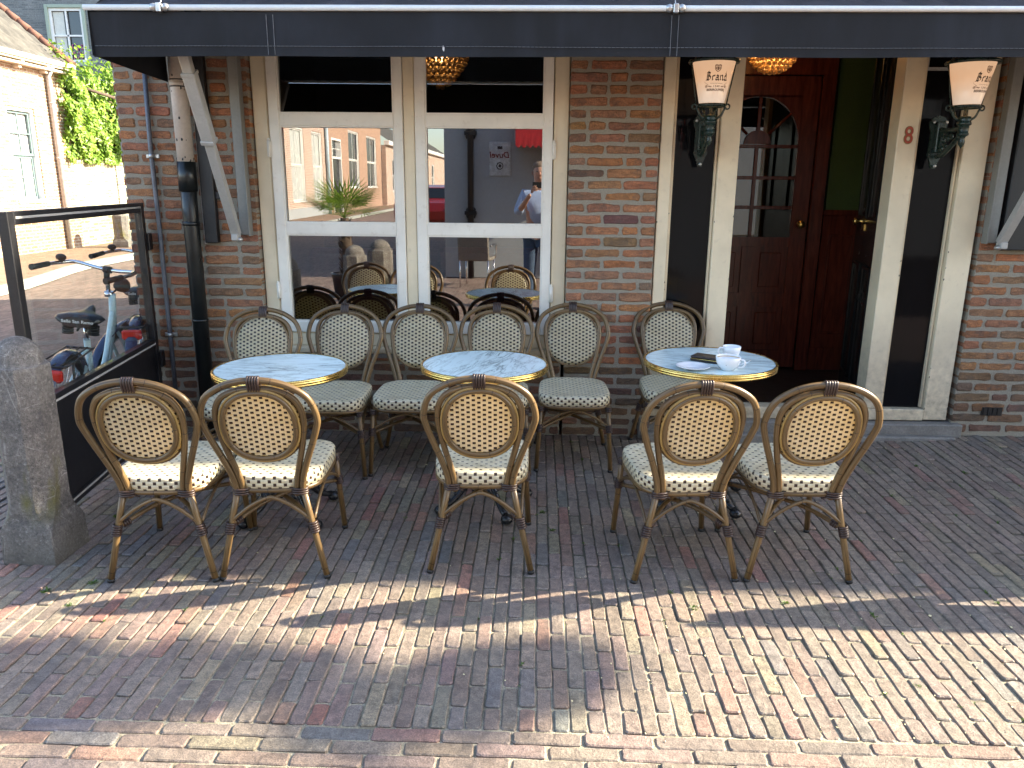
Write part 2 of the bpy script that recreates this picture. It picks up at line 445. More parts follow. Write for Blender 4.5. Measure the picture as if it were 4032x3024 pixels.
def oldstone():
    t = NT('weathered_stone_post'); p = t.obj
    a = t.noise(p, 7, 5, .65); b = t.noise(p, 70, 4, .7); d = t.noise(p, 240, 2)
    c = t.ramp(t.math('ADD', t.math('MULTIPLY', a, .5), t.math('MULTIPLY', b, .5)), [(.40, (.12,.108,.098)), (.5, (.19,.172,.152)), (.60, (.27,.245,.21))])
    c = t.mix(t.ramp(b, [(.61, 0.0), (.68, .55)]), c, (.45,.43,.40))
    c = t.mix(t.ramp(b, [(.26, .6), (.36, 0.0)]), c, (.05,.045,.045))
    sep = t.n('SeparateXYZ', Vector=p)
    moss = t.math('MULTIPLY', t.ramp(t.noise(t.mapping(p, (9,9,3)), 1, 3), [(.50, 0.0), (.62, .8)]),
                  t.ramp(sep.outputs[2], [(.16, 0.0), (.26, 1.0), (.5, 1.0), (.62, 0.0)]))
    c = t.mix(moss, c, (.17,.155,.04))
    vo = t.n('TexVoronoi', Scale=9.0, _feature='DISTANCE_TO_EDGE'); t.t.links.new(t.mapping(p, (1,1,.6)), vo.inputs['Vector'])
    crk = t.ramp(vo.outputs['Distance'], [(.0, .7), (.012, 0.0)]); c = t.mix(t.math('MULTIPLY', crk, t.ramp(a, [(.45, 0.0), (.6, 1.0)])), c, (.50,.47,.43))
    c = t.mix(t.ramp(d, [(.57, 0.0), (.63, .5)]), c, (.045,.04,.035)); c = t.mix(t.ramp(sep.outputs[2], [(.0, .6), (.12, 0.0)]), c, (.11,.095,.075))
    h = t.math('ADD', t.math('MULTIPLY', a, 2.0), t.math('ADD', b, t.math('MULTIPLY', d, .8)))
    return t.fin(t.bsdf(c, .85, 0, t.bump(h, 1.0, .009)))
M['oldstone'] = oldstone()

def glassmat(name, refl=.16, tint=(.8,.84,.85), wav=0.0, ior=1.5):
    t = NT(name)
    lw = t.n('LayerWeight', Blend=.5)
    fr = t.math('MULTIPLY_ADD', t.math('POWER', lw.outputs['Facing'], 5.0), .9, .05)
    fac = t.math('ADD', fr, refl, clamp=True)
    nrm = None
    g = t.n('BsdfGlossy', Color=(1,1,1), Roughness=0.0)
    if wav:
        h = t.noise(t.mapping(t.obj, (3, 3, .9)), 4, 2)
        nrm = t.bump(h, .5, wav); t.t.links.new(nrm, g.inputs['Normal'])
    tr = t.n('BsdfTransparent', Color=tint)
    mx = t.n('MixShader', Fac=fac); t.t.links.new(tr.outputs[0], mx.inputs[1]); t.t.links.new(g.outputs[0], mx.inputs[2])
    return t.fin(mx.outputs[0])
M['winglass'] = glassmat('window_glass', .20, (.50,.53,.53), .00002)
M['clearglass'] = glassmat('screen_glass', .0, (.93,.95,.94))
M['doorglass'] = glassmat('door_glass', .05, (.4,.42,.42))
def blackglass():
    t = NT('black_side_panel'); h = t.noise(t.mapping(t.obj, (12,12,1.6)), 3, 3)
    return t.fin(t.bsdf((.005,.005,.006), .07, 0, t.bump(h, .35, .003), IOR=1.27))
M['blackglass'] = blackglass()
def houseglass(name, c=(.03,.035,.04)):
    t = NT(name); return t.fin(t.bsdf(c, .05, 0, IOR=1.6))
M['houseglass'] = houseglass('house_window_glass')
M['palepane'] = plain('window_with_pale_blind', (.46,.48,.46), .25, var=.08, scale=3)

def lampglass():
    t = NT('opal_lamp_glass'); sep = t.n('SeparateXYZ', Vector=t.obj)
    # opal glass lit from inside: bulb sits high in the shade
    e = t.ramp(t.math('MULTIPLY_ADD', sep.outputs[2], 4.6, -.05), [(0, (.62,.44,.32)), (.55, (.85,.47,.25)), (1, (.92,.56,.33))])
    b = t.bsdf((.62,.58,.52), .22, 0)
    em = t.n('Emission', Color=e, Strength=.145)
    ad = t.n('AddShader'); t.t.links.new(b, ad.inputs[0]); t.t.links.new(em.outputs[0], ad.inputs[1])
    return t.fin(ad.outputs[0])
M['lampglass'] = lampglass()
def emis(name, col, s):
    t = NT(name); e = t.n('Emission', Color=col, Strength=s); return t.fin(e.outputs[0])
M['glow'] = emis('warm_bulb', (1,.50,.16), 14)
M['glowdim'] = emis('dim_warm_bulb', (1,.50,.18), 4.0)
def crystal(name, col):
    t = NT(name); b = t.bsdf(col, .06, .0, Transmission__Weight=.55, IOR=1.5)
    return t.fin(b)
M['crystal'] = crystal('amber_glass_beads', (.75,.55,.28))

def leafmat(name, c1, c2, tr=.35):
    t = NT(name); a = t.n('Attribute', _attribute_name='Col').outputs['Fac']
    c = t.ramp(a, [(0, c1), (1, c2)])
    b = t.bsdf(c, .42, 0)
    tl = t.n('BsdfTranslucent', Color=t.mix(1.0, c, (1.5,1.7,.7), 'MULTIPLY'))
    mx = t.n('MixShader', Fac=tr); t.t.links.new(b, mx.inputs[1]); t.t.links.new(tl.outputs[0], mx.inputs[2])
    return t.fin(mx.outputs[0])
M['leaf'] = leafmat('climber_leaves', (.10,.19,.02), (.26,.38,.05))
M['treeleaf'] = leafmat('tree_leaves', (.03,.07,.012), (.09,.15,.025))
M['palmleaf'] = leafmat('palm_fronds', (.06,.11,.015), (.20,.28,.04))
M['grass'] = leafmat('weed_leaves', (.04,.08,.012), (.12,.20,.03))
M['bark'] = plain('bark', (.10,.07,.05), .9, var=.4, scale=20, bump=1.0, bd=.01)
M['petal'] = plain('dry_blossom', (.60,.55,.33), .8, var=.2)
# ------------------------------------------------------------------ ground
def gz(x, y):
    """the pavement lifts a little towards the doorstep"""
    return .045*sstep(x, 1.3, 2.8)*sstep(y, 3.3, 4.7)
WY = 4.72                                # face of the cafe wall

def slab(mb, u, v, lu, lv, w, d, col, place, jit=.0022, bev=.004, rn=.006, drop=.004, tilt=.0):
    """one brick: irregular rounded outline, worn edge, sides. place(u,v,w)->xyz"""
    hu, hv = lu/2, lv/2
    o = []
    nu = max(1, int(lu/.05)); nv = max(1, int(lv/.05))
    def side(ax, ay, bx, by, n):
        for i in range(n):
            t = (i+.5)/n; o.append((ax+(bx-ax)*t, ay+(by-ay)*t))
    r = rn
    o.append((-hu+r, -hv)); side(-hu+r, -hv, hu-r, -hv, nu); o.append((hu-r, -hv)); o.append((hu, -hv+r)); side(hu, -hv+r, hu, hv-r, nv)
    o.append((hu, hv-r)); o.append((hu-r, hv)); side(hu-r, hv, -hu+r, hv, nu); o.append((-hu+r, hv)); o.append((-hu, hv-r)); side(-hu, hv-r, -hu, -hv+r, nv); o.append((-hu, -hv+r))
    o = [(a+rnd.uniform(-jit, jit), b+rnd.uniform(-jit, jit)) for a, b in o]
    n = len(o); ta, tb = rnd.uniform(-tilt, tilt), rnd.uniform(-tilt, tilt)
    top = []; mid = []; bot = []
    for a, b in o:
        k = 1 - bev*1.3/max(hu, hv); ia = a - math.copysign(min(bev, abs(a)), a)*(abs(a) > hu-r-.002); ib = b - math.copysign(min(bev, abs(b)), b)*(abs(b) > hv-r-.002)
        top.append(place(u+ia, v+ib, w+ta*ia+tb*ib+rnd.uniform(-.0005, .0005)))
        mid.append(place(u+a, v+b, w-drop+ta*a+tb*b)); bot.append(place(u+a, v+b, w-d))
    b0 = mb.add(top); b1 = mb.add(mid); b2 = mb.add(bot)
    mb.face([b0+i for i in range(n)], None, col, 0, False)
    for i in range(n):
        j = (i+1) % n
        mb.face([b0+j, b0+i, b1+i, b1+j], None, col, 0, False)
        mb.face([b1+j, b1+i, b2+i, b2+j], None, col, 0, False)

def paver_col(x, y):
    q = rnd.random()
    if q < .60: c = (rnd.uniform(.165,.225), rnd.uniform(.120,.150), rnd.uniform(.105,.128))     # purple brown
    elif q < .74: c = (rnd.uniform(.19,.25), rnd.uniform(.155,.19), rnd.uniform(.12,.14))        # taupe
    elif q < .85: c = (rnd.uniform(.25,.33), rnd.uniform(.095,.13), rnd.uniform(.070,.095))      # red
    elif q < .93: c = (rnd.uniform(.09,.13), rnd.uniform(.105,.135), rnd.uniform(.12,.15))       # blue grey
    else: c = (rnd.uniform(.26,.32), rnd.uniform(.23,.27), rnd.uniform(.12,.16))                 # yellow
    k = rnd.uniform(.85, 1.15); g = (.225,.182,.142); m = rnd.uniform(.35,.75)+.18*sstep(x, -.6, .8)
    return tuple((a*(1-m)+b*m)*k*.94 for a, b in zip(c, g))

pv = MB()
def pplace(a, b, c): return (a, b, c+gz(a, b))
PX0, PX1, PY0, PYS, PY1 = -3.35, 3.5, 1.0, 1.935, 4.73
y = PYS - .0275; k = 0
while y > PY0:
    x = PX0 + (.103 if k % 2 else 0)
    while x < PX1:
        if True:
            L = .205 if rnd.random() > .03 else .1
            slab(pv, x+.1, y, L-.006, .0500+rnd.uniform(-.0015,.0015), rnd.uniform(-.0025,.0025), .03, paver_col(x, y), pplace, jit=.0018, bev=.0035, rn=.006, drop=.0035, tilt=.02)
        x += .2065
    y -= .0545; k += 1
x = PX0; k = 0
while x < PX1:
    y = PYS; first = (k % 2 == 1)
    while y < PY1-.03:
        L = .1025 if first else .205
        first = False
        L = min(L, PY1-y)
        if True:
            slab(pv, x+.0263, y+L/2+.002, .0478+rnd.uniform(-.0018,.0018), L-.007+rnd.uniform(-.003,.002), rnd.uniform(-.003,.003), .03, paver_col(x, y), pplace, jit=.0019, bev=.0035, rn=.006, drop=.0038, tilt=.03)
        y += L
    x += .0527 + rnd.uniform(-.0006,.0006); k += 1
tag(pv.build('pavement', M['paver']), kind='structure')

def sheet(name, x0, x1, y0, y1, z, m, nx=1, ny=1, f=None):
    mb = MB()
    for j in range(ny+1):
        for i in range(nx+1):
            a = x0+(x1-x0)*i/nx; b = y0+(y1-y0)*j/ny
            mb.v.append((a, b, z+(f(a, b) if f else 0)))
    for j in range(ny):
        for i in range(nx):
            a = j*(nx+1)+i; mb.face([a, a+1, a+nx+2, a+nx+1], None, None, 0, True)
    return tag(mb.build(name, m), kind='structure')
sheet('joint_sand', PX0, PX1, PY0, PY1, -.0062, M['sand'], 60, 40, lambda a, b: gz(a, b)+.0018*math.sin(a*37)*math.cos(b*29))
sheet('ground', -700, 700, -700, 700, -.03, M['street'])
sheet('road_clinkers', -60, PX0, -60, 60, -.012, M['street'])
sheet('road_clinkers', PX0, 60, -60, PY0, -.0125, M['street'])
sheet('road_clinkers', PX1, 60, PY0, 4.72, -.012, M['street'])
# the far pavement along the side street, with its kerb
kb = MB(); yy = -60
pts = lambda y: -7.35 - .83*sstep(y, 10.0, 14.5)
while yy < 40:
    L = 1.0; a = pts(yy); b = pts(yy+L-.01)
    n = kb.add([(a, yy, .0), (b, yy+L-.01, .0), (b, yy+L-.01, .10), (a, yy, .10), (a-.14, yy, .11), (b-.14, yy+L-.01, .11), (a-.14, yy, -.02), (b-.14, yy+L-.01, -.02)])
    kb.face([n, n+1, n+2, n+3]); kb.face([n+3, n+2, n+5, n+4]); kb.face([n+4, n+5, n+7, n+6]); kb.face([n, n+3, n+4, n+6]); kb.face([n+1, n+7, n+5, n+2])
    yy += L
tag(kb.build('kerb', M['kerb']), kind='structure')
sw = MB()
ys = [-60+i for i in range(101)]
for i, q in enumerate(ys):
    sw.v += [(pts(q)-.14, q, .105), (-10.6, q, .11)]
for i in range(100): sw.face([2*i, 2*i+2, 2*i+3, 2*i+1])
tag(sw.build('sidewalk', M['sidewalk']), kind='structure')

# weeds, blossom crumbs in the joints
wd = MB()
def tuft(x, y, s, n):
    for i in range(n):
        a = rnd.uniform(0, 2*PI); L = s*rnd.uniform(.5, 1.1); w = s*.16; d = rnd.uniform(0, s*.7)
        cx, cy = x+d*math.cos(a*3.1), y+d*math.sin(a*3.1); z = gz(cx, cy)-.004
        ex, ey, ez = cx+L*math.cos(a)*.8, cy+L*math.sin(a)*.8, z+L*rnd.uniform(.3,.9)
        px_, py_ = -math.sin(a)*w, math.cos(a)*w; mx, my, mz = (cx+ex)/2, (cy+ey)/2, (z+ez)/2+L*.12
        b = wd.add([(cx, cy, z), (mx+px_, my+py_, mz), (ex, ey, ez), (mx-px_, my-py_, mz)])
        wd.face([b, b+1, b+2, b+3], None, (rnd.random(),)*3)
for i in range(150):
    x, y = rnd.uniform(-2.3, 3.2), rnd.uniform(2.1, 4.6)
    if i % 3 == 0: x = rnd.uniform(-.2, 3.0)
    x = PX0+.0527*round((x-PX0)/.0527)
    tuft(x, y, rnd.choice((.006,.008,.012,.016)), rnd.randint(6, 20))
for (x, y, s, n) in [(-1.75,2.72,.02,40),(-1.9,2.65,.02,30),(-2.1,3.2,.03,60),(-1.98,3.35,.03,50),(-2.05,3.6,.025,40),(-1.75,2.55,.016,30),(1.66,2.12,.02,60),(1.7,2.04,.02,50),(1.74,1.98,.018,40),(1.28,2.62,.02,30),(.62,2.64,.018,30),(.98,2.7,.016,25),(1.5,2.05,.012,20),(.05,3.5,.018,30),(.09,3.3,.016,24),(1.25,2.2,.012,20),(2.4,4.1,.018,30)]:
    tuft(x, y, s, n)
tag(wd.build('weeds', M['grass']), kind='stuff')
pt = MB()
for i in range(950):
    x, y = rnd.uniform(-2.2, 3.2), rnd.uniform(1.9, 4.68)
    if rnd.random() < .8 and x < .1: x = rnd.uniform(.1, 3.1)
    if rnd.random() < .8: x = PX0+.0527*round((x-PX0)/.0527)+rnd.uniform(-.004,.004)
    s = rnd.uniform(.0015, .0042)*(2 if rnd.random() < .06 else 1); a = rnd.uniform(0, PI); z = gz(x, y)+rnd.uniform(-.002,.001)
    c, d = math.cos(a)*s, math.sin(a)*s
    b = pt.add([(x+c, y+d, z+.002), (x-d*.7, y+c*.7, z+.004), (x-c, y-d, z+.0025), (x+d*.7, y-c*.7, z+.0005)]); pt.face([b, b+1, b+2, b+3])
tag(pt.build('fallen_blossom', M['petal']), kind='stuff')

# ------------------------------------------------------------------ cafe building
cafe = empty('cafe_building', (0, WY, 0), 0, 'red brick cafe with cream window and door frames behind the rattan chairs', 'building')
inv = Matrix.Translation((0, -WY, 0))
def part(mb, name, m, parent=cafe):
    """geometry was written in world coordinates; the cafe root sits at (0,WY,0)"""
    off = Vector((0, WY, 0)) if parent is cafe else Vector(parent['_o'])
    mb.v = [tuple(Vector(p)-off) for p in mb.v]
    o = mb.build(name, m, parent)
    return o
def subpart(mb, name, m, parent, origin=(0, WY, 0)):
    mb.v = [tuple(Vector(p)-Vector(origin)) for p in mb.v]
    return mb.build(name, m, parent)

def bcol(z):
    q = rnd.random()
    if q < .68: c = (rnd.uniform(.34,.43), rnd.uniform(.150,.185), rnd.uniform(.064,.090))
    elif q < .93: c = (rnd.uniform(.27,.34), rnd.uniform(.130,.16), rnd.uniform(.070,.090))
    elif q < .98: c = (rnd.uniform(.24,.30), rnd.uniform(.14,.17), rnd.uniform(.08,.10))
    else: c = (rnd.uniform(.15,.2), rnd.uniform(.08,.1), rnd.uniform(.06,.08))
    k = rnd.uniform(.88, 1.1)
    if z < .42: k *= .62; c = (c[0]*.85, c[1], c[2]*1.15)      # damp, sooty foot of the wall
    return tuple(a*k for a in c)
bw = MB()
def wplace(u, v, w): return (u, WY-w, v)
def brickfield(x0, x1, z0, z1):
    r = int(round(z0/.0665)); z = r*.0665
    while z < z1-.02:
        x = x0 - rnd.choice((0, .0)) ; first = True
        while x < x1-.02:
            L = .098 if (rnd.random() < .22 or (first and r % 2)) else rnd.uniform(.198, .214)
            first = False
            e = min(x+L, x1)
            if x1-e < .045: e = x1
            slab(bw, (x+e)/2, z+.0265, e-x-.002, .0475+rnd.uniform(-.004,.004), rnd.uniform(-.002,.006), .10, bcol(z), wplace, jit=.0036, bev=.005, rn=.008, drop=.007, tilt=.03)
            x = e + rnd.uniform(.011, .019)
        z += .0665; r += 1
for (a, b, c, d) in [(-2.49,-1.700,0,2.36), (-1.69,.155,0,.50), (.178,.705,0,2.36), (2.625,3.9,.04,2.36)]:
    brickfield(a, b, c, d)
part(bw, 'brickwork', M['wallbrick'])
mo = MB()
g = WY+.004
mo.box(-2.486,-1.702,g,g+.25,-.05,2.4); mo.box(-1.702,.16,g+.0,g+.25,-.05,.53); mo.box(.18,.703,g,g+.25,-.05,2.4); mo.box(2.627,3.9,g,g+.25,-.05,2.4)
mo.box(-1.70,.178,g+.003,g+.24,2.62,2.9)
part(mo, 'mortar_bed', M['mortar'])
up = MB(); up.box(-2.49,5.0,WY+.006,WY+.246,2.405,4.2); up.box(3.9,5.0,WY,WY+.25,-.05,2.405)
part(up, 'upper_wall', M['brick_xz'])
sd = MB(); sd.box(-2.492,-2.30,WY+.012,11.0,-.05,4.2)
for i in range(0, 36):                      # toothed brick arris at the corner
    sd.box(-2.4945-(.003 if i % 2 else 0), -2.45, WY+.006, WY+.2, i*.0665, i*.0665+.052)
part(sd, 'side_wall', M['brick_yz'])
rf = MB(); rf.box(-2.6,5.1,WY-.1,11.1,4.2,4.32); rf.box(4.8,5.0,WY+.25,11,-.05,4.2); rf.box(-2.3,4.8,10.8,11,-.05,4.2)
part(rf, 'roof', M['stone'])
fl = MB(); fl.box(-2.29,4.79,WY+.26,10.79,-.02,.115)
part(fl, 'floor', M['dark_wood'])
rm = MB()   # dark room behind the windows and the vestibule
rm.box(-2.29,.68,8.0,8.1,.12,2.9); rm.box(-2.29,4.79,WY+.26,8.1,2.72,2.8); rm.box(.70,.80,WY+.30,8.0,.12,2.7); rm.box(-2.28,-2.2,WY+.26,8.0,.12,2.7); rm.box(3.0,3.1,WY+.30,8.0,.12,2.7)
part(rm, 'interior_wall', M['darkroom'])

# window: outer frame, centre mullion, two casements
wf = MB()
FY = 4.765
for (a, b, c, d) in [(-1.695,-1.605,.545,2.62), (.088,.175,.545,2.62)]:
    wf.box(a, b, FY, FY+.10, c, d, b=.004)
wf.box(-.800,-.735,FY-.004,FY+.10,.60,2.62,b=.004)
wf.box(-1.603,.086,FY+.002,FY+.10,.553,.635,b=.004); wf.box(-1.603,.086,FY+.002,FY+.10,2.55,2.62)
wf.box(-1.69,.17,FY-.06,FY+.05,.515,.552,b=.006)
wf.box(-1.620,-1.612,FY-.006,FY,.6,2.6); wf.box(.094,.102,FY-.006,FY,.6,2.6)
part(wf, 'window_frame', M['cream'])
ld = MB(); ld.box(-1.70,.18,WY-.012,WY+.10,.488,.5135); part(ld, 'window_sill', M['stone'])
def casement(x0, x1, name, rot):
    cs = MB(); z0, z1 = .64, 2.545; y0, y1 = 4.752, 4.80
    zs = [(.64,.708),(1.247,1.318),(1.880,1.952),(2.48,2.545)]
    px0, px1 = (x0+.062, x1-.055)
    cs.box(x0, px0, y0, y1, z0, z1, b=.004); cs.box(px1, x1, y0, y1, z0, z1, b=.004)
    for a, b in zs: cs.box(px0, px1, y0+.0015, y1, a, b, b=.003)
    o = part(cs, 'casement', M['white'])
    hx = x0-.006 if x0 < -1 else x1+.006
    for hz in (.90, 1.75):
        hg = MB(); hg.tube([(hx, y0-.006, hz-.05), (hx, y0-.006, hz+.05)], .009, 8); hg.ball((hx, y0-.006, hz+.052), .010, 6); hg.box(hx-.014, hx+.014, y0-.004, y0+.001, hz-.045, hz+.045)
        subpart(hg, 'hinge', M['white'], o)
    bd = MB()
    for i in range(3):
        a, b = zs[i][1], zs[i+1][0]
        for (p, q, r, s) in ((px0,px0+.007,a,b),(px1-.007,px1,a,b)): bd.box(p, q, y0+.006, y0+.030, r, s)
        bd.box(px0+.007, px1-.007, y0+.006, y0+.030, a, a+.007); bd.box(px0+.007, px1-.007, y0+.006, y0+.030, b-.007, b)
    subpart(bd, 'glazing_bead', M['white'], o)
    for i in range(3):
        a, b = zs[i][1], zs[i+1][0]; cx = (px0+px1)/2; w = (px1-px0)/2-.001
        gl = MB(); dy = math.tan(rot)*w; tl = math.tan(R(3.4))*(b-a) if i == 2 else 0      # the top lights lean back a touch
        yg = 4.785-tl*.45; n = gl.add([(cx-w, yg-dy, a), (cx+w, yg+dy, a), (cx+w, yg+dy+tl, b), (cx-w, yg-dy+tl, b)]); gl.face([n, n+1, n+2, n+3])
        subpart(gl, 'pane', M['winglass'], o)
casement(-1.600,-.803,'left', R(.70)); casement(-.732,.083,'right', R(.22))

# door front: three posts, two black side lights, sill
dp = MB(); DY = 4.735
dp.box(.712,.785,DY,DY+.12,.205,2.62,b=.004); dp.box(1.055,1.172,DY+.004,DY+.14,.205,2.62,b=.004)
dp.box(2.075,2.190,DY+.004,DY+.14,.205,2.62,b=.004); dp.box(2.455,2.60,DY,DY+.12,.135,2.62,b=.004)
dp.box(.712,1.055,DY-.002,DY+.11,.130,.203,b=.004); dp.box(2.070,2.4545,DY-.002,DY+.11,.130,.203,b=.004); dp.box(1.056,2.0685,DY+.006,DY+.12,.125,.20,b=.004)
for a in (.790, 2.195): dp.box(a, a+.012, DY+.03, DY+.05, .21, 2.6)
for a in (1.040, 2.438): dp.box(a, a+.012, DY+.03, DY+.05, .21, 2.6)
part(dp, 'door_frame', M['cream'])
sl = MB(); sl.box(.786,1.054,DY+.052,DY+.062,.204,2.6); part(sl, 'side_panel', M['blackglass'])
sl = MB(); sl.box(2.191,2.454,DY+.052,DY+.062,.204,2.6); part(sl, 'side_panel', M['blackglass'])
# little framed menu rail high in the right side light
pq = MB(); pq.box(2.20,2.38,DY+.035,DY+.050,2.205,2.222); pq.box(2.20,2.214,DY+.035,DY+.050,2.222,2.4); part(pq, 'menu_frame', M['screw'])
st = MB(); st.box(.66,2.68,WY-.045,WY+.20,-.02,.123,b=.008); st.box(.70,2.62,WY-.10,WY-.046,-.02,.055,b=.008); part(st, 'doorstep', M['stone'])
fk = MB()                                    # chipped paint on the posts
for i in range(46):
    z = .15+ (rnd.random()**2)*1.3; x = rnd.choice((.714,.783,1.058,1.170,2.078,2.188,2.457,2.598))+rnd.uniform(-.002,.002); s = rnd.uniform(.001,.0045)
    fk.prism([(s*math.cos(a)*rnd.uniform(.5,1.1), s*2*math.sin(a)*rnd.uniform(.5,1.2)) for a in [k*PI/3 for k in range(6)]], 0, .0008, M=Matrix.Translation((x, DY-.0015, z)) @ Matrix.Rotation(R(90), 4, 'X'))
part(fk, 'chipped_paint', M['dark_wood'])
# number 8 on the post
def textmesh(txt, size, squash=1.0, bold=0.0, extr=.0, shear=0.0, off=0.0, spacing=1.0):
    cu = bpy.data.curves.new('lettering', 'FONT'); cu.body = txt; cu.size = size; cu.align_x = 'CENTER'; cu.align_y = 'CENTER'
    cu.extrude = extr; cu.offset = bold; cu.shear = shear; cu.resolution_u = 4; cu.space_character = spacing
    o = bpy.data.objects.new('lettering', cu); COL.objects.link(o)
    dg = bpy.context.evaluated_depsgraph_get(); dg.update()
    me = bpy.data.meshes.new_from_object(o.evaluated_get(dg))
    vs = [Vector((v.co.x*squash, v.co.y, v.co.z)) for v in me.vertices]; fs = [list(p.vertices) for p in me.polygons]
    bpy.data.objects.remove(o); bpy.data.curves.remove(cu); bpy.data.meshes.remove(me)
    return vs, fs
def addtext(mb, txt, size, fn, **k):
    vs, fs = textmesh(txt, size, **k); n = mb.add([fn(v) for v in vs])
    for f in fs: mb.face([n+i for i in f])
ne = empty('house_number', (2.135, DY+.003, 1.845), 0, 'red house number 8 with gold edge on the cream door post', 'house number')
n1 = MB(); addtext(n1, '8', .135, lambda v: (v.x, -v.z-.002, v.y), squash=.80, extr=.002, bold=.003); n1.build('edge', M['goldline'], ne)
n1 = MB(); addtext(n1, '8', .135, lambda v: (v.x, -v.z-.0065, v.y), squash=.80, extr=.002, bold=-.0015); n1.build('digit', M['orange_red'], ne)

# ------------------------------------------------------------------ vestibule: inner door, walls, open street door
IY = 6.15
iw = MB()
iw.box(.82,1.22,IY,IY+.1,.12,2.7); iw.box(2.20,2.9,IY-.0,IY+.1,.12,.3)
part(iw, 'vestibule_wall', M['mahogany'])
gw = MB(); gw.box(2.215,2.98,IY+.002,IY+.09,1.36,2.7); part(gw, 'green_wall', M['green_wall'])
wc = MB()
wc.box(2.205,2.98,IY-.01,IY+.09,.30,1.345,b=.004); wc.box(2.19,2.98,IY-.035,IY+.0,1.345,1.385,b=.006)
for (a, b) in ((2.26,2.46),(2.52,2.72)):
    wc.box(a, a+.018, IY-.026, IY-.010, .42, 1.20, b=.004); wc.box(b-.018, b, IY-.026, IY-.010, .42, 1.20, b=.004)
    wc.box(a+.018, b-.018, IY-.026, IY-.010, .42, .438, b=.004); wc.box(a+.018, b-.018, IY-.026, IY-.010, 1.182, 1.20, b=.004)
part(wc, 'wainscot', M['mahogany'])
df = MB(); df.box(2.085,2.185,IY-.05,IY+.06,.12,2.46,b=.005); df.box(1.12,1.215,IY-.05,IY+.06,.12,2.46,b=.005); df.box(1.12,2.185,IY-.052,IY+.06,2.35,2.47,b=.005); df.box(.82,2.98,IY,IY+.1,2.48,2.7)
part(df, 'inner_door_frame', M['mahogany'])
dr = MB(); X0, X1 = 1.22, 2.08; Z0, Z1 = .14, 2.345; y0, y1 = IY-.02, IY+.025
gx0, gx1 = 1.345, 1.955; mid = (gx0+gx1)/2
dr.box(X0, gx0, y0, y1, Z0, Z1, b=.003); dr.box(gx1, X1, y0, y1, Z0, Z1, b=.003)
dr.box(gx0, gx1, y0, y1, 2.20, Z1); dr.box(gx0, gx1, y0, y1, 1.10, 1.175); dr.box(gx0, gx1, y0, y1, Z0, .28); dr.box(gx0, gx1, y0, y1, .63, .74); dr.box(mid-.05, mid+.05, y0-.001, y1+.001, .281, 1.099)
zf = 1.865; rad = (gx1-gx0)/2
# arched head: spandrels cut as a fan of quads
pa = [(mid+rad*math.cos(t), zf+ .34*math.sin(t)) for t in [PI*i/20 for i in range(21)]]
for i in range(20):
    (a, b), (c, d) = pa[i], pa[i+1]
    n = dr.add([(a, y0, b), (c, y0, d), (c, y0, 2.21), (a, y0, 2.21), (a, y1, b), (c, y1, d), (c, y1, 2.21), (a, y1, 2.21)])
    dr.face([n, n+1, n+2, n+3]); dr.face([n, n+4, n+5, n+1]); dr.face([n+4, n+7, n+6, n+5])
for z in (1.385, 1.605, 1.835): dr.box(gx0, gx1, y0+.006, y1-.006, z, z+.026, b=.003)
dr.box(mid-.013, mid+.013, y0+.005, y1-.005, 1.175, 1.86, b=.003); dr.box(mid-.013, mid+.013, y0+.005, y1-.005, 1.9, 2.2, b=.003)
for s in (-1, 1): dr.tube([(mid+s*.08, IY, zf+.07), (mid+s*.25, IY, zf+.235)], .012, 6)
hb = [(mid+.10*math.cos(PI*i/12), zf+.10*math.sin(PI*i/12)) for i in range(13)]
dr.prism(hb, y0+.004, y1-.004, M=Matrix(((1,0,0,0),(0,0,1,0),(0,1,0,0),(0,0,0,1))))
for (a, b) in ((gx0, mid-.05), (mid+.05, gx1)):
    for (c, d) in ((.28,.63), (.74,1.10)):
        dr.box(a, b, y0+.018, y1-.01, c, d); dr.box(a+.045, b-.045, y0+.008, y0+.020, c+.045, d-.045, b=.008)
idoor = part(dr, 'inner_door', M['mahogany'])
ig = MB(); ig.box(gx0, gx1, IY-.001, IY+.003, 1.17, 2.205); subpart(ig, 'pane', M['doorglass'], idoor)
kn = MB(); kn.lathe([(.001,0),(.018,.0),(.022,.006),(.014,.02),(.013,.03),(.026,.042),(.031,.055),(.027,.068),(.001,.074)], n=20, M=Matrix.Translation((2.018, IY-.02, 1.275)) @ Matrix.Rotation(R(90), 4, 'X')); subpart(kn, 'door_knob', M['brass'], idoor)
# right hand wall of the vestibule and the open black street door folded against it
vw = MB(); vw.box(2.93,2.99,WY+.27,IY,.12,2.7); part(vw, 'vestibule_side', M['darkroom'])
od = MB(); dM = Matrix.Translation((2.105, 4.88, 0)) @ Matrix.Rotation(R(77), 4, 'Z')
od.box(0,.90,-.045,0,.125,2.6,M=dM,b=.004)
for (a, b) in ((.10,.40),(.50,.80)):
    for (c, d) in ((.25,1.05),(1.35,2.45)):
        od.box(a, a+.02, .0, .016, c, d, M=dM, b=.004); od.box(b-.02, b, .0, .016, c, d, M=dM, b=.004); od.box(a+.02, b-.02, .0, .016, c, c+.02, M=dM, b=.004); od.box(a+.02, b-.02, .0, .016, d-.02, d, M=dM, b=.004)
sdoor = part(od, 'street_door', M['blackpaint'])
hd = MB(); hd.lathe([(.001,0),(.018,.0),(.022,.006),(.012,.02),(.012,.035),(.024,.05),(.026,.062),(.001,.072)], n=16, M=dM @ Matrix.Translation((.62, .0, 1.33)) @ Matrix.Rotation(R(-90), 4, 'X')); hd.box(.55,.66,.0,.006,1.27,1.31,M=dM); subpart(hd, 'door_handle', M['brass'], sdoor)
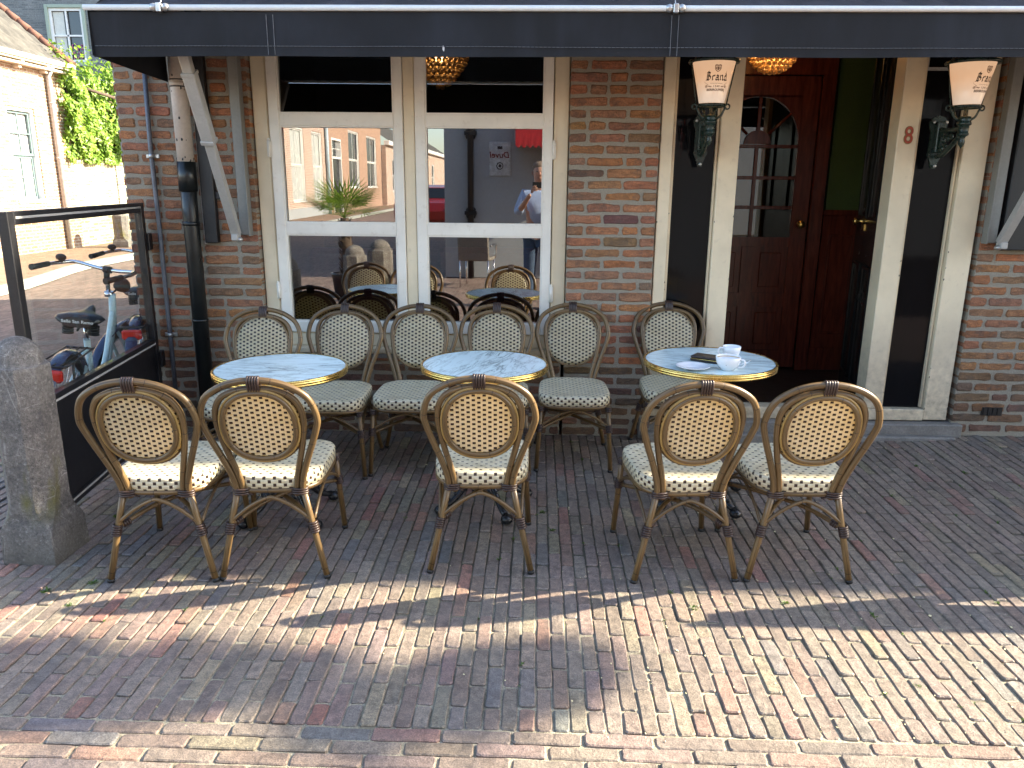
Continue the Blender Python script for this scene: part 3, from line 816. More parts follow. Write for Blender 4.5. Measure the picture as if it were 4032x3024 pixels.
# seating inside, seen dimly through the lower panes
for (x, y) in ((-1.35, 5.7), (-.35, 5.9)):
    o = empty('banquette', (x, y, .115), 0, 'maroon upholstered bench inside the cafe, %s' % ('left pane' if x < -1 else 'right pane'), 'bench', 'benches inside the cafe')
    b = MB(); b.box(-.42,.42,-.25,.25,.0,.42,b=.03); b.build('seat', M['maroon'], o)
    b = MB(); b.box(-.42,.42,.25,.36,.0,.95,b=.04); b.build('backrest', M['maroon'], o)
# ------------------------------------------------------------------ awning
AX0, AX1, AYF, AZT = -2.145, 8.0, 3.90, 2.335
aw = empty('awning', (0, WY, 2.4), 0, 'dark navy canvas awning with white front bar over the cafe terrace', 'awning')
def apart(mb, name, m, parent=aw):
    mb.v = [tuple(Vector(p)-Vector((0, WY, 2.4))) for p in mb.v]; return mb.build(name, m, parent)
def arow(x, z): return .007*math.sin(x*2.3)+.005*math.sin(x*5.1+z*3)+.0025*math.sin(x*13+1)
v = MB(); nx = 170; nz = 6
for side in (0, 1):
    b = len(v.v)
    for j in range(nz+1):
        for i in range(nx+1):
            x = AX0+(AX1-AX0)*i/nx; z = 2.330-.192*j/nz
            v.v.append((x, AYF-.006+side*.003+arow(x, z)*j/nz+ (.010*(1-abs(x-AX0)/.06) if x < AX0+.06 else 0), z+(.0035*math.sin(x*.9)+.002*math.sin(x*3.7))*(j/nz)))
    for j in range(nz):
        for i in range(nx):
            a = b+j*(nx+1)+i; v.face([a, a+1, a+nx+2, a+nx+1] if side else [a, a+nx+1, a+nx+2, a+1], None, None, 0, True)
# side flap
for side in (0, 1):
    b = v.add([(AX0+.003*side, AYF, 2.335), (AX0+.003*side, AYF, 2.138), (AX0-.012+.003*side, 4.30, 2.126), (AX0-.02+.003*side, 4.71, 2.115), (AX0-.02+.003*side, 4.71, 2.78), (AX0-.01+.003*side, 4.30, 2.56)])
    v.face([b, b+1, b+2, b+5]); v.face([b+5, b+2, b+3, b+4])
apart(v, 'valance', M['canvas'])
rf_ = MB(); nx, ny = 260, 10
for j in range(ny+1):
    for i in range(nx+1):
        x = AX0+(AX1-AX0)*i/nx; t = j/ny
        fold = .010*math.sin(x*31+1.3*math.sin(x*4))*(1-abs(2*t-1))+.006*math.sin(x*67+2*t)
        rf_.v.append((x, AYF+(4.70-AYF)*t, 2.350+.44*t-.05*math.sin(PI*t)+fold*(.4+t)))
for j in range(ny):
    for i in range(nx):
        a = j*(nx+1)+i; rf_.face([a, a+1, a+nx+2, a+nx+1], None, None, 0, True)
apart(rf_, 'awning_roof', M['canvas_top'])
b = MB(); b.tube([(AX0-.01, AYF-.012, AZT+.012), (AX1, AYF-.012, AZT+.012)], .013, 12); apart(b, 'front_bar', M['rawwhite'])
b = MB(); b.box(AX0-.02, AX1, 4.60, 4.715, 2.72, 2.86, b=.02); apart(b, 'roller_case', M['alu'])
for x in (-1.79, .62, 2.655, 5.2):
    b = MB()
    for s in (-1, 1): b.ball((x+s*.028, AYF-.016, AZT+.012), .019, 8, sx=1.2)
    b.box(x-.012, x+.012, AYF-.036, AYF+.006, AZT-.010, AZT+.03, b=.003)
    b.tube([(x, AYF-.014, AZT+.02), (x, AYF+.03, AZT+.075)], .003, 5)
    apart(b, 'bar_clamp', M['screw'])
b = MB()
for x in (-1.29, .605, 2.9):
    for d in (0, .032): b.box(x+d, x+d+.0016, AYF-.0115, AYF-.008, 2.142, 2.318)
x = AX0+.02
while x < 5:
    b.box(x, x+.016, AYF-.0125+arow(x, 2.18)*.8, AYF-.009+arow(x,2.18)*.8, 2.1795, 2.1810); x += .020
apart(b, 'stitching', M['thread'])
b = MB(); b.prism([(.004*math.cos(k)*1.2, .012*math.sin(k)+.003*math.cos(3*k)) for k in [q*PI/5 for q in range(10)]], 0, .001, M=Matrix.Translation((-.455, AYF-.012, 2.172)) @ Matrix.Rotation(R(90), 4, 'X')); apart(b, 'bird_dropping', M['spot'])
def swing_arm(x, s, xt):
    """folding arm: pivots at the foot of a wall rail and carries the front bar"""
    o = MB(); foot = Vector((x, 4.635, 1.262)); top = Vector((xt, AYF+.01, AZT-.005)); d = (top-foot)
    L = d.length; ang = math.atan2(-(top.y-foot.y), top.z-foot.z)
    Mt = Matrix.Translation(foot) @ Matrix.Rotation(math.atan2(xt-x, d.z), 4, 'Y') @ Matrix.Rotation(ang, 4, 'X')
    o.box(-.026,.026,-.020,.020,-.015,.62,M=Mt,b=.004); o.box(-.033,.033,-.027,.027,.62,L-.30,M=Mt,b=.004); o.box(-.038,.038,-.032,.032,.60,.625,M=Mt,b=.004); o.box(-.026,.026,-.020,.020,L-.30,L-.01,M=Mt,b=.004); o.box(-.036,.036,-.03,.03,L-.31,L-.29,M=Mt,b=.003)
    o.box(x-.020,x+.020,4.60,4.66,1.215,1.255,b=.006)
    apart(o, 'swing_arm', M['alu'])
    o = MB(); o.box(x+.012*s-.030+(.030*s), x+.012*s+.030+(.030*s), 4.665, 4.716, 1.245, 2.62, b=.005)
    o.box(x+s*.012-.004+(.060*s), x+s*.012+.004+(.060*s), 4.655, 4.716, 1.24, 2.62, b=.002); apart(o, 'wall_rail', M['alu_d'])
    o = MB(); o.ball((x+.02*s, 4.63, 1.222), .022, 10, sz=.7); apart(o, 'pivot', M['screw'])
swing_arm(-1.805, 1, -1.745); swing_arm(2.705, -1, 2.70)
o = MB(); o.box(-2.014,-1.935,4.672,4.718,1.195,2.55,b=.004); o.box(-1.94,-1.905,4.69,4.718,1.455,1.50,b=.003)
pl = tag(o.build('black_rail', M['cafe_dark']), 'black steel rail on the wall beside the drain pipe, left of the window', 'rail')
o = MB(); o.box(2.715,3.4,4.655,4.716,1.205,2.36,b=.006)
sh = tag(o.build('black_shutter', M['cafe_dark']), 'black board on the brick wall at the right edge, behind the awning arm', 'shutter')
o = MB(); o.box(-2.022,-2.016,4.69,4.718,1.19,2.4); o.build('edge', M['rawwhite'], pl)

# pipes
dpz = empty('drain_pipe', (-2.07, 4.64, 0), 0, 'drain pipe on the brick wall, beige above and black below', 'drain pipe')
b = MB(); b.tube([(0,0,1.655),(0,0,2.62)], .0475, 24); b.tube([(0,0,2.085),(0,0,2.11)], .050, 24); b.build('upper_pipe', M['pvc_beige'], dpz)
b = MB(); b.tube([(-.006,0,0),(-.003,0,1.33),(0,0,1.665)], .046, 24); b.tube([(-.001,0,1.50),(0,0,1.668)], .053, 24); b.tube([(-.004,0,1.30),(-.0035,0,1.325)], .050, 24); b.tube([(-.004,0,.72),(-.0035,0,.735)], .049, 24); b.build('lower_pipe', M['pvc_black'], dpz)
b = MB(); b.tube([(0,0,2.115),(0,0,2.122)], .0505, 24); b.tube([(0,0,2.078),(0,0,2.084)], .0505, 24)
for i in range(24):
    a = rnd.uniform(PI, 2*PI); z = rnd.choice((1.67, 1.68, 2.09, 2.07, 1.9, 1.8, 2.13)); s = rnd.uniform(.002,.008)
    b.ball((.0465*math.cos(a), .0465*math.sin(a), z+rnd.uniform(-.02,.02)), s, 6, sy=.35, sz=1.3)
b.build('pipe_ring', M['pvc_black'], dpz)
cd = empty('conduit', (-2.30, 4.695, 0), 0, 'thin grey steel conduit running up the left corner of the brick wall', 'conduit')
b = MB(); b.tube([(-.004,0,0),(0,0,.7),(.004,0,1.3),(0,0,1.75),(.016,0,2.35)], .0135, 12); b.build('tube', M['steel'], cd)
b = MB()
for z in (.62, 1.70): b.tube([(0,0,z-.012),(0,0,z+.012)], .0158, 12); b.box(-.04,.04,.012,.022,z-.012,z+.012,b=.003)
b.build('saddle_clip', M['screw'], cd)
b = MB(); b.box(2.80,2.925,4.712,4.722,.178,.232)
for i in range(4): b.box(2.808+i*.029,2.812+i*.029,4.708,4.713,.182,.228)
tag(b.build('air_vent', M['cafe_dark']), 'small black air vent low in the brick wall right of the door', 'vent')

# ------------------------------------------------------------------ wall lanterns
NIB = (.052, .075)
def stroke(polys, pts, nib=NIB):
    for (a, b) in zip(pts, pts[1:]):
        ax, ay = a; bx, by = b; nx, ny = nib
        polys.append([(ax-nx, ay-ny), (ax+nx, ay+ny), (bx+nx, by+ny), (bx-nx, by-ny)])
        polys.append([(bx-nx*1.0, by-ny), (bx+nx, by+ny), (bx+nx*.9, by+ny*.7), (bx-nx*.9, by-ny*1.2)])
def blackletter():
    P = []; x = 0
    def S(*pts): stroke(P, [(x+p, q) for p, q in pts])
    # B
    S((.12,.08),(.12,.55),(.16,1.0)); S((.16,1.0),(.30,1.16)); S((.02,.86),(.18,1.0),(.46,.86),(.40,.62),(.20,.56)); S((.20,.56),(.52,.46),(.54,.20),(.34,.03),(.14,.08),(-.02,.0)); S((.28,.12),(.28,.9))
    x = .74   # r
    S((.06,.02),(.06,.55),(.0,.48)); S((.06,.55),(.16,.44)); S((.14,.5),(.26,.60),(.34,.50)); S((.06,.02),(.15,.08))
    x = 1.16  # a
    S((.05,.50),(.18,.60),(.34,.50),(.34,.08),(.44,.0)); S((.34,.30),(.10,.36),(.04,.12),(.16,.0),(.34,.12))
    x = 1.70  # n
    S((.0,.50),(.08,.58),(.08,.04),(.16,.06)); S((.08,.44),(.28,.60),(.38,.48),(.38,.08),(.48,.0))
    x = 2.26  # d
    S((.34,.50),(.12,.54),(.05,.14),(.18,.0),(.38,.08)); S((.38,.04),(.36,.56),(.26,.86),(.34,1.04)); S((.38,.04),(.48,.0))
    return [[(a/2.75-.5, b/2.75) for a, b in q] for q in P]
BL = blackletter()
CAGE = (.12, PI-.12, PI*.36, PI*.64)
def make_lantern(name, label, x, yaw, tang):
    root = empty(name, (x, 4.70, 1.90), 0, label, 'wall lantern', 'lit beer lanterns beside the cafe door')
    ax, ay = 0.0, -.28                        # lamp axis relative to the root
    Rb, Rt, zb, zt = .0655, .1115, .085, .292
    lt = empty  # noqa
    # opal shade
    s = MB(); s.lathe([(Rb, 0), (Rt, zt-zb), (Rt-.004, zt-zb), (Rb-.004, 0)], n=40)
    sh = s.build('shade', M['lampglass'], root, loc=(ax, ay, zb))
    def cone(u, w, off=.0012):
        """u: metres round the shade, w: metres up the slope"""
        k = w/(zt-zb); r = Rb+(Rt-Rb)*k+off; a = -PI/2+tang+u/(Rb+(Rt-Rb)*k)
        return (r*math.cos(a), r*math.sin(a), w)
    t = MB(); W = .112
    for q in BL:
        n = t.add([cone(a*W, .108+b*W) for a, b in q]); t.face([n, n+1, n+2, n+3])
    addtext(t, '1340', .0135, lambda p: cone(p.x, p.y+.0785, .0012), spacing=1.35, bold=.0002)
    addtext(t, 'BIERBROUWERIJ', .0165, lambda p: cone(p.x*.80, p.y+.0615, .0012), bold=.0004)
    addtext(t, 'KLOOSTER WIJLRE', .006, lambda p: cone(p.x, p.y+.0925, .0012), spacing=1.3)
    t.build('lettering', M['inktext'], sh)
    t = MB()
    # crest: shield outline, inner lines, crown
    shp = [(-.017,.030),(-.010,.033),(0,.031),(.010,.033),(.017,.030),(.016,.012),(.010,.003),(0,-.003),(-.010,.003),(-.016,.012)]
    for i in range(len(shp)):
        a, b = shp[i], shp[(i+1) % len(shp)]; k = .80
        n = t.add([cone(a[0], .150+a[1]), cone(b[0], .150+b[1]), cone(b[0]*k, .150+.015+(b[1]-.015)*k), cone(a[0]*k, .150+.015+(a[1]-.015)*k)]); t.face([n, n+1, n+2, n+3])
    for (a, b, c, d) in [(-.012,.024,.012,.027),(-.004,.006,.004,.022),(-.011,.010,-.006,.021),(.006,.010,.011,.021)]:
        n = t.add([cone(a, .15+b), cone(c, .15+b), cone(c, .15+d), cone(a, .15+d)]); t.face([n, n+1, n+2, n+3])
    for sgn in (-1, 1):                        # ribbon ends and leaves
        for (a, b, c, d) in [(.024,.080,.042,.0775),(.026,.0765,.040,.0745)]:
            n = t.add([cone(sgn*a, b), cone(sgn*c, b+.002), cone(sgn*c, d+.002), cone(sgn*a, d)]); t.face([n, n+1, n+2, n+3])
        for k in range(7):
            th = k*2*PI/7; cx, cy = .051, .079
            n = t.add([cone(sgn*cx, cy), cone(sgn*(cx+.0085*math.cos(th)), cy+.0085*math.sin(th)), cone(sgn*(cx+.0062*math.cos(th+.55)), cy+.0062*math.sin(th+.55))]); t.face([n, n+1, n+2])
        for (a, b, c, d) in [(.042,.087,.060,.098),(.060,.098,.064,.106)]:
            n = t.add([cone(sgn*a, b), cone(sgn*a, b-.002), cone(sgn*c, d-.001), cone(sgn*c, d)]); t.face([n, n+1, n+2, n+3])
    t.build('emblem', M['inkbrown'], sh)
    g = M['green_iron']
    b = MB(); b.lathe([(.10, zt+.002), (.130, zt-.006), (.134, zt+.004), (.130, zt+.012), (.105, zt+.018), (.096, zt+.045), (.07, zt+.075), (.02, zt+.10), (.001, zt+.13)], ax, ay, 32); b.build('cap', g, root)
    b = MB()
    for a in CAGE:
        b.tube([(ax+.118*math.cos(a), ay+.118*math.sin(a), zt), (ax+.080*math.cos(a), ay+.080*math.sin(a), zb-.010)], .0035, 6)
    b.build('cage_rod', g, root)
    b = MB(); b.lathe([(.060, zb-.004), (.074, zb-.002), (.078, zb-.010), (.072, zb-.018), (.058, zb-.018), (.056, zb-.008), (.060, zb-.004)], ax, ay, 32)
    for a in CAGE:
        ca, sa = math.cos(a), math.sin(a)
        b.tube([(ax+.088*ca+.013*math.cos(t_)*ca, ay+.088*sa+.013*math.cos(t_)*sa, zb-.014+.013*math.sin(t_)) for t_ in [q*PI/5 for q in range(10)]], .0045, 6, closed=True)
        b.tube(spline([(ax+.078*ca, ay+.078*sa, zb-.016), (ax+.068*ca, ay+.068*sa, zb-.035), (ax+.055*ca, ay+.055*sa, zb-.06), (ax+.030*ca, ay+.030*sa, zb-.075)], 4), .0065, 6)
    b.build('ring', g, root)
    b = MB(); b.lathe([(.010, zb-.015), (.011, zb-.055), (.030, zb-.058), (.033, zb-.075), (.031, zb-.085), (.036, zb-.090), (.036, zb-.100), (.027, zb-.104), (.026, zb-.140), (.030, zb-.145), (.030, zb-.152), (.018, zb-.160), (.012, zb-.172), (.017, zb-.184), (.015, zb-.20), (.004, zb-.215), (.001, zb-.222)], ax, ay, 24); b.build('neck', g, root)
    # bracket: wall plate, pierced triangular casting, arm
    b = MB(); Mx = Matrix(((1,0,0,0),(0,0,1,0),(0,1,0,0),(0,0,0,1)))
    plate = [(-.050,.020),(-.030,.045),(.0,.055),(.030,.045),(.050,.020),(.045,-.01),(.036,-.03),(.036,-.14),(.040,-.16),(.022,-.20),(.012,-.235),(-.012,-.235),(-.022,-.20),(-.040,-.16),(-.036,-.14),(-.036,-.03),(-.045,-.01)]
    b.prism(plate, .0, .018, M=Mx)
    b.box(-.020,.020,-.040,.0,-.15,.02,b=.005)
    b.build('wall_plate', g, root)
    b = MB()
    b.tube(spline([(0,-.01,-.02),(0,-.12,-.035),(0,-.24,-.03),(0,-.28,-.02)], 6), .014, 8)
    b.tube(spline([(0,-.02,-.17),(0,-.09,-.16),(0,-.17,-.12),(0,-.25,-.07)], 6), .013, 8)
    for (cy, cz, r) in [(-.075,-.085,.030),(-.125,-.075,.022),(-.065,-.130,.018),(-.165,-.070,.016),(-.035,-.05,.014),(-.11,-.118,.015)]:
        b.tube([(0, cy+r*(1-.06*q)*math.cos(q*.62), cz+r*(1-.06*q)*math.sin(q*.62)) for q in range(14)], .006, 6)
        b.ball((0, cy, cz), r*.45, 8, sx=.8)
    b.tube([(0,-.055,-.02),(0,-.055,-.15)], .009, 6)
    b.build('scroll_bracket', g, root)
    b = MB()
    for (px_, pz) in ((-.034,.018),(.034,.018),(0,-.222)): b = MB(); b.ball((px_, -.018, pz), .0095, 10, sy=.6); b.build('screw', M['screw'], root)
    for ch in root.children:
        if ch.name.split('.')[0] == 'shade': b_ = ch
    b = MB(); b.ball((0,0,0), .022, 8, sz=1.5); b.build('bulb', M['glowdim'], root, loc=(ax, ay, zt-.07))
    root.rotation_euler.z = yaw
    return root
make_lantern('wall_lantern', 'lit opal beer lantern on green iron bracket left of the doorway', .940, R(-3), R(4))
make_lantern('wall_lantern', 'lit opal beer lantern on green iron bracket right of the house number', 2.282, R(-1), R(24))

# hanging lamps
gl = empty('pendant_lamp', (1.535, 5.5, 2.46), 0, 'glowing gold globe lamp hanging in the doorway', 'pendant lamp')
b = MB()
for i in range(15):
    t_ = PI*(i+.5)/15; nn = max(3, int(30*math.sin(t_)))
    for k in range(nn):
        a = 2*PI*(k+.5*(i % 2))/nn; b.ball((.165*math.sin(t_)*math.cos(a), .165*math.sin(t_)*math.sin(a), .175*math.cos(t_)), .0175, 6)
b.build('bead_shell', M['crystal'], gl)
b = MB(); b.ball((-.03,-.0,.05), .06, 12); b.build('bulb', M['glow'], gl)
b = MB(); b.tube([(0,0,.17),(0,0,.26)], .008, 8); b.build('stem', M['brass'], gl)
ch = empty('chandelier', (-.70, 5.75, 2.30), 0, 'gold bead chandelier seen through the top right window pane', 'chandelier')
b = MB()
for (r, z) in [(.165,.14),(.168,.115),(.165,.09),(.155,.06),(.135,.03),(.11,0),(.085,-.03),(.055,-.055),(.02,-.075)]:
    nn = max(4, int(2*PI*r/.034))
    for k in range(nn):
        a = 2*PI*k/nn+z*9; b.ball((r*math.cos(a), r*math.sin(a), z), .0165, 6)
for k in range(60):
    a = 2*PI*k/60; b.tube([(.168*math.cos(a), .168*math.sin(a), .15), (.12*math.cos(a), .12*math.sin(a), .30)], .007, 5)
b.build('bead_strings', M['crystal'], ch)
b = MB(); b.ball((0,0,.12), .055, 10); b.build('bulb', M['glowdim'], ch); ch.scale = (1.15, 1.15, 1.15)

# ------------------------------------------------------------------ chairs
def bk(hw, z, dy=0.0):
    """point on the raked plane of the backrest"""
    t = (z-.36)/.505
    return (hw*(1+.055*sstep(z, .38, .60)), -.212-.128*max(t, 0)**1.08+dy, z)
OUT = [(.128,.372),(.134,.43),(.155,.516),(.180,.596),(.199,.659),(.204,.695),(.193,.750),(.168,.793),(.118,.828),(.06,.848),(0,.854)]
INN = [(.103,.352),(.107,.40),(.116,.46),(.133,.545),(.148,.63),(.153,.69),(.147,.740),(.120,.785),(.066,.812),(0,.821)]
def hoop(P, n=5, dy=0.0):
    L = [bk(-a, z, dy) for a, z in P]; Rr = [bk(a, z, dy) for a, z in reversed(P[:-1])]
    return spline(L+Rr, n)
def oval(a, b, cz, n, dy=0.0, sq=2.25):
    o = []
    for i in range(n):
        t_ = 2*PI*i/n; c, s = math.cos(t_), math.sin(t_)
        o.append((a*math.copysign(abs(c)**(2/sq), c)*(1-.04*s*-1 if 0 else 1), cz+b*math.copysign(abs(s)**(2/sq), s)))
    return [bk(x, z, dy) for x, z in o]
def windings(mb, p0, p1, r, k, sx=1.0):
    """k turns of cane binding round a joint"""
    p0 = Vector(p0); p1 = Vector(p1); T = (p1-p0).normalized(); u = T.orthogonal().normalized()
    for i in range(k):
        c = p0.lerp(p1, (i+.5)/k); w = T.cross(u); h = (p1-p0).length/k*.52
        mb.tube([c+(u*math.cos(a)+w*math.sin(a))*r for a in [q*PI/6 for q in range(12)]], h, 6, closed=True)
def seat_outline(k=0.0, n=48):
    """k insets the outline; front (+y) broader than the rear"""
    o = []
    for i in range(n):
        t_ = 2*PI*i/n; c, s = math.cos(t_), math.sin(t_)
        y = .012+(.232-k)*math.copysign(abs(s)**(2/4.2), s)
        wd = .190+.016*((y+.23)/.46)-k - (.020*max(0, (-y-.12)/.11) if y < -.12 else 0)
        o.append((wd*math.copysign(abs(c)**(2/3.6), c), y))
    return o
def make_chair(label):
    root = empty('bistro_chair', (0,0,0), 0, label, 'chair')
    ra = M['rattan']; bi = M['brown_bind']
    for s in (-1, 1):
        b = MB(); b.tube([(s*.127,-.213,.385),(s*.148,-.220,.285),(s*.177,-.229,.15),(s*.207,-.238,.012)], .0128, 12); b.tube([(s*.2065,-.238,.014),(s*.2095,-.2385,0)], .0142, 12, m=1); b.build('leg', [ra, M['rubber']], root)
        b = MB(); b.tube([(s*.184,.205,.372),(s*.192,.215,.25),(s*.207,.232,.012)], .0128, 12); b.tube([(s*.2068,.2318,.014),(s*.2072,.2323,0)], .0142, 12, m=1); b.build('leg', [ra, M['rubber']], root)
    b = MB(); b.tube(hoop(OUT), .0130, 12); b.build('outer_hoop', ra, root)
    b = MB(); b.tube(hoop(INN, 5, .004), .0124, 12); b.build('inner_hoop', ra, root)
    # woven oval with its rear ring and fine yellow trim
    CZ = .664
    b = MB(); A, B_ = .130, .141; N = 56; f = []; g_ = []
    rim = oval(A, B_, CZ, N, 0)
    rings = [1.0, .8, .55, .28]
    for face_, off in ((0, .013), (1, -.006)):
        base = len(b.v); cz_, rim = (.658, oval(.141, .1545, .658, N, 0)) if face_ == 0 else (CZ, oval(A, B_, CZ, N, 0))
        for rr in rings:
            for (x, y, z) in rim: 
                xx, zz = x*rr, cz_+(z-cz_)*rr; p = bk(xx, zz, off+ (.010*(1-rr**2) if face_ == 0 else .006*(1-rr**2)))
                b.v.append(p)
        b.v.append(bk(0, CZ, off+(.010 if face_ == 0 else .006)))
        def uvp(i): x, y, z = b.v[i]; return (x+.5, z*1.03+.3)
        for j in range(len(rings)-1):
            for k in range(N):
                k2 = (k+1) % N; q = [base+j*N+k, base+j*N+k2, base+(j+1)*N+k2, base+(j+1)*N+k]
                if face_ == 1: q = q[::-1]
                b.face(q, [uvp(i) for i in q], None, 0, True)
        c = base+len(rings)*N
        for k in range(N):
            q = [base+(len(rings)-1)*N+k, base+(len(rings)-1)*N+(k+1) % N, c]
            if face_ == 1: q = q[::-1]
            b.face(q, [uvp(i) for i in q], None, 0, True)
        if face_ == 0: b0 = base
        else: b1 = base
    for k in range(N):
        k2 = (k+1) % N; q = [b0+k, b1+k, b1+k2, b0+k2]; b.face(q, [uvp(i) for i in q], None, 0, True)
    panel = b.build('backrest', M['weave_back'], root)
    b = MB(); b.tube(oval(.127,.1395,CZ,48,-.011), .0100, 10, closed=True, up=(0,1,0)); b.build('rear_ring', ra, root)
    b = MB(); b.tube(oval(.1395,.1515,CZ,48,-.009), .0050, 8, closed=True, up=(0,1,0)); b.build('cane_trim', M['rattan_y'], root); b = MB(); b.tube(oval(.1425,.1560,.658,48,.012), .0050, 8, closed=True, up=(0,1,0)); b.build('front_trim', ra, root)
    # seat: woven pad with rolled edge
    b = MB(); O0 = seat_outline(.034); n = len(O0)
    prof = [(.034,.4365),(.014,.4355),(.0045,.4325),(.0005,.426),(.0,.408),(.0,.388),(.004,.380)]
    per = [0]; OO = seat_outline(0)
    for i in range(n): per.append(per[-1]+math.hypot(OO[(i+1) % n][0]-OO[i][0], OO[(i+1) % n][1]-OO[i][1]))
    rows = []
    for (k, z) in prof:
        dip = 0
        rows.append(b.add([(x, y, z-(.006 if k > .02 else 0)*0) for x, y in seat_outline(k)]))
    Lv = 0
    for j in range(len(prof)-1):
        d = math.hypot(prof[j+1][0]-prof[j][0], prof[j+1][1]-prof[j][1])
        for i in range(n):
            i2 = (i+1) % n
            q = [rows[j]+i2, rows[j]+i, rows[j+1]+i, rows[j+1]+i2]
            if j < 2: uv = [(b.v[t_][0]+.5, b.v[t_][1]+.5) for t_ in q]; mi = 1
            else: mi = 0; uv = [(per[i+1], .9-Lv), (per[i], .9-Lv), (per[i], .9-Lv-d*.83), (per[i+1], .9-Lv-d*.83)]
            b.face(q, uv, None, mi, True)
        if j >= 2: Lv += d*.83
    prev = rows[0]
    for (k, z) in [(.06,.4350),(.10,.4335),(.15,.4325)]:
        r_ = b.add([(x, y, z) for x, y in seat_outline(k)])
        for i in range(n):
            i2 = (i+1) % n; q = [r_+i2, r_+i, prev+i, prev+i2]; b.face(q, [(b.v[t_][0]+.5, b.v[t_][1]+.5) for t_ in q], None, 1, True)
        prev = r_
    q = [prev+i for i in range(n)]; b.face(q, [(b.v[t_][0]+.5, b.v[t_][1]+.5) for t_ in q], None, 1, True)
    lo = rows[-1]; b.face([lo+i for i in reversed(range(n))], [(b.v[lo+i][0], b.v[lo+i][1]) for i in reversed(range(n))], None, 0, False)
    b.build('seat', [M['weave_seat'], M['weave_top']], root)
    b = MB(); b.tube([(x, y, .372) for x, y in seat_outline(.010)], .0115, 10, closed=True, up=(0,0,1)); b.build('seat_frame', ra, root)
    # crossed stretchers and bent braces
    b = MB()
    b.tube(spline([(-.160,-.220,.232),(-.08,-.10,.262),(0,0,.272),(.10,.12,.262),(.186,.212,.245)], 4), .0098, 8)
    b.tube(spline([(.160,-.220,.232),(.08,-.10,.255),(0,0,.260),(-.10,.12,.255),(-.186,.212,.245)], 4), .0098, 8)
    b.build('stretcher', ra, root)
    b = MB()
    def arch(p, q, mz, r=.0065):
        p = Vector(p); q = Vector(q); m_ = (p+q)/2; m_.z = mz
        b.tube(spline([p, p.lerp(m_, .45)+Vector((0,0,.012)), m_.lerp(p, .12)+Vector((0,0,.004)), m_.lerp(q, .12)+Vector((0,0,.004)), q.lerp(m_, .45)+Vector((0,0,.012)), q], 4), r, 8)
    arch((-.158,-.226,.250),(.158,-.226,.250),.352,.0078); arch((-.190,.216,.262),(.190,.216,.262),.355)
    for s in (-1, 1): arch((s*.166,-.216,.250),(s*.194,.208,.262),.350)
    b.build('curved_brace', ra, root)
    for s in (-1, 1):
        b = MB(); windings(b, (s*.191,.2145,.272), (s*.195,.219,.228), .0155, 5); b.build('binding', bi, root)
        b = MB(); windings(b, (s*.185,.206,.372), (s*.187,.209,.345), .0150, 3); b.build('binding', bi, root)
        b = MB(); windings(b, (s*.1605,-.2255,.243), (s*.1705,-.2295,.196), .0155, 5)
        windings(b, (s*.150,-.205,.234), (s*.133,-.180,.240), .0115, 3); b.build('binding', bi, root); b = MB()
        for q in range(3):
            z = .362+q*.0095
            b.tube([(s*.1155+.030*math.cos(a)*1.0, -.212+.0165*math.sin(a), z) for a in [i*PI/8 for i in range(16)]], .0046, 6, closed=True)
            b.tube([(s*(.085), -.212, z-.004), (s*.070, -.205, z+.012*s*0-.010+q*.002)], .0042, 6)
        b.build('binding', bi, root)
    yy = bk(0,.84)[1]; b = MB()
    for i in range(5):
        x = (i-2)*.0095
        b.tube([(x, bk(0, z_)[1]+.0165*math.cos(a)+.001, z_) for a, z_ in [(q*PI/8, .8375+.031*math.sin(q*PI/8)) for q in range(16)]], .0049, 6, closed=True)
    b.build('binding', bi, root)
    return root
proto = make_chair('x')
FRONT = [(-1.492, 2.985, 3.5, 'rattan bistro chair with its back to the camera next to the stone post'),
         (-1.060, 3.030, 5.0, 'rattan bistro chair with back to camera, just right of the one beside the stone post'),
         (-.219, 3.118, 1.8, 'rattan bistro chair standing alone with its back to camera at the middle table'),
         (.600, 3.080, 5.0, 'rattan bistro chair with back to camera in front of the table with coffee cups'),
         (1.076, 3.103, 1.5, 'rightmost rattan bistro chair with its back to the camera, right of the cup table')]
BACK = [(-1.550, 3.960, 180, 'rattan bistro chair facing the camera, nearest the drain pipe, behind the left table'),
        (-1.120, 4.120, 180, 'rattan bistro chair facing the camera under the left window, between left table and wall'),
        (-.685, 4.165, 180, 'rattan bistro chair facing the camera under the window mullion, between left and middle tables'),
        (-.232, 4.215, 180, 'rattan bistro chair facing the camera directly behind the middle table'),
        (.222, 4.290, 180, 'rattan bistro chair facing the camera against the brick pillar, right of the middle table'),
        (.822, 4.40, 181, 'rattan bistro chair facing the camera behind the cup table, under the left lantern')]
for i, (x, y, a, lab) in enumerate(FRONT+BACK):
    o = proto if i == 0 else copy_tree(proto)
    o.location = (x, y, gz(x, y)*.6+.001); o.rotation_euler.z = R(a); o['label'] = lab
    o['group'] = 'rattan chairs with backs to the camera' if i < 5 else 'rattan chairs along the wall'

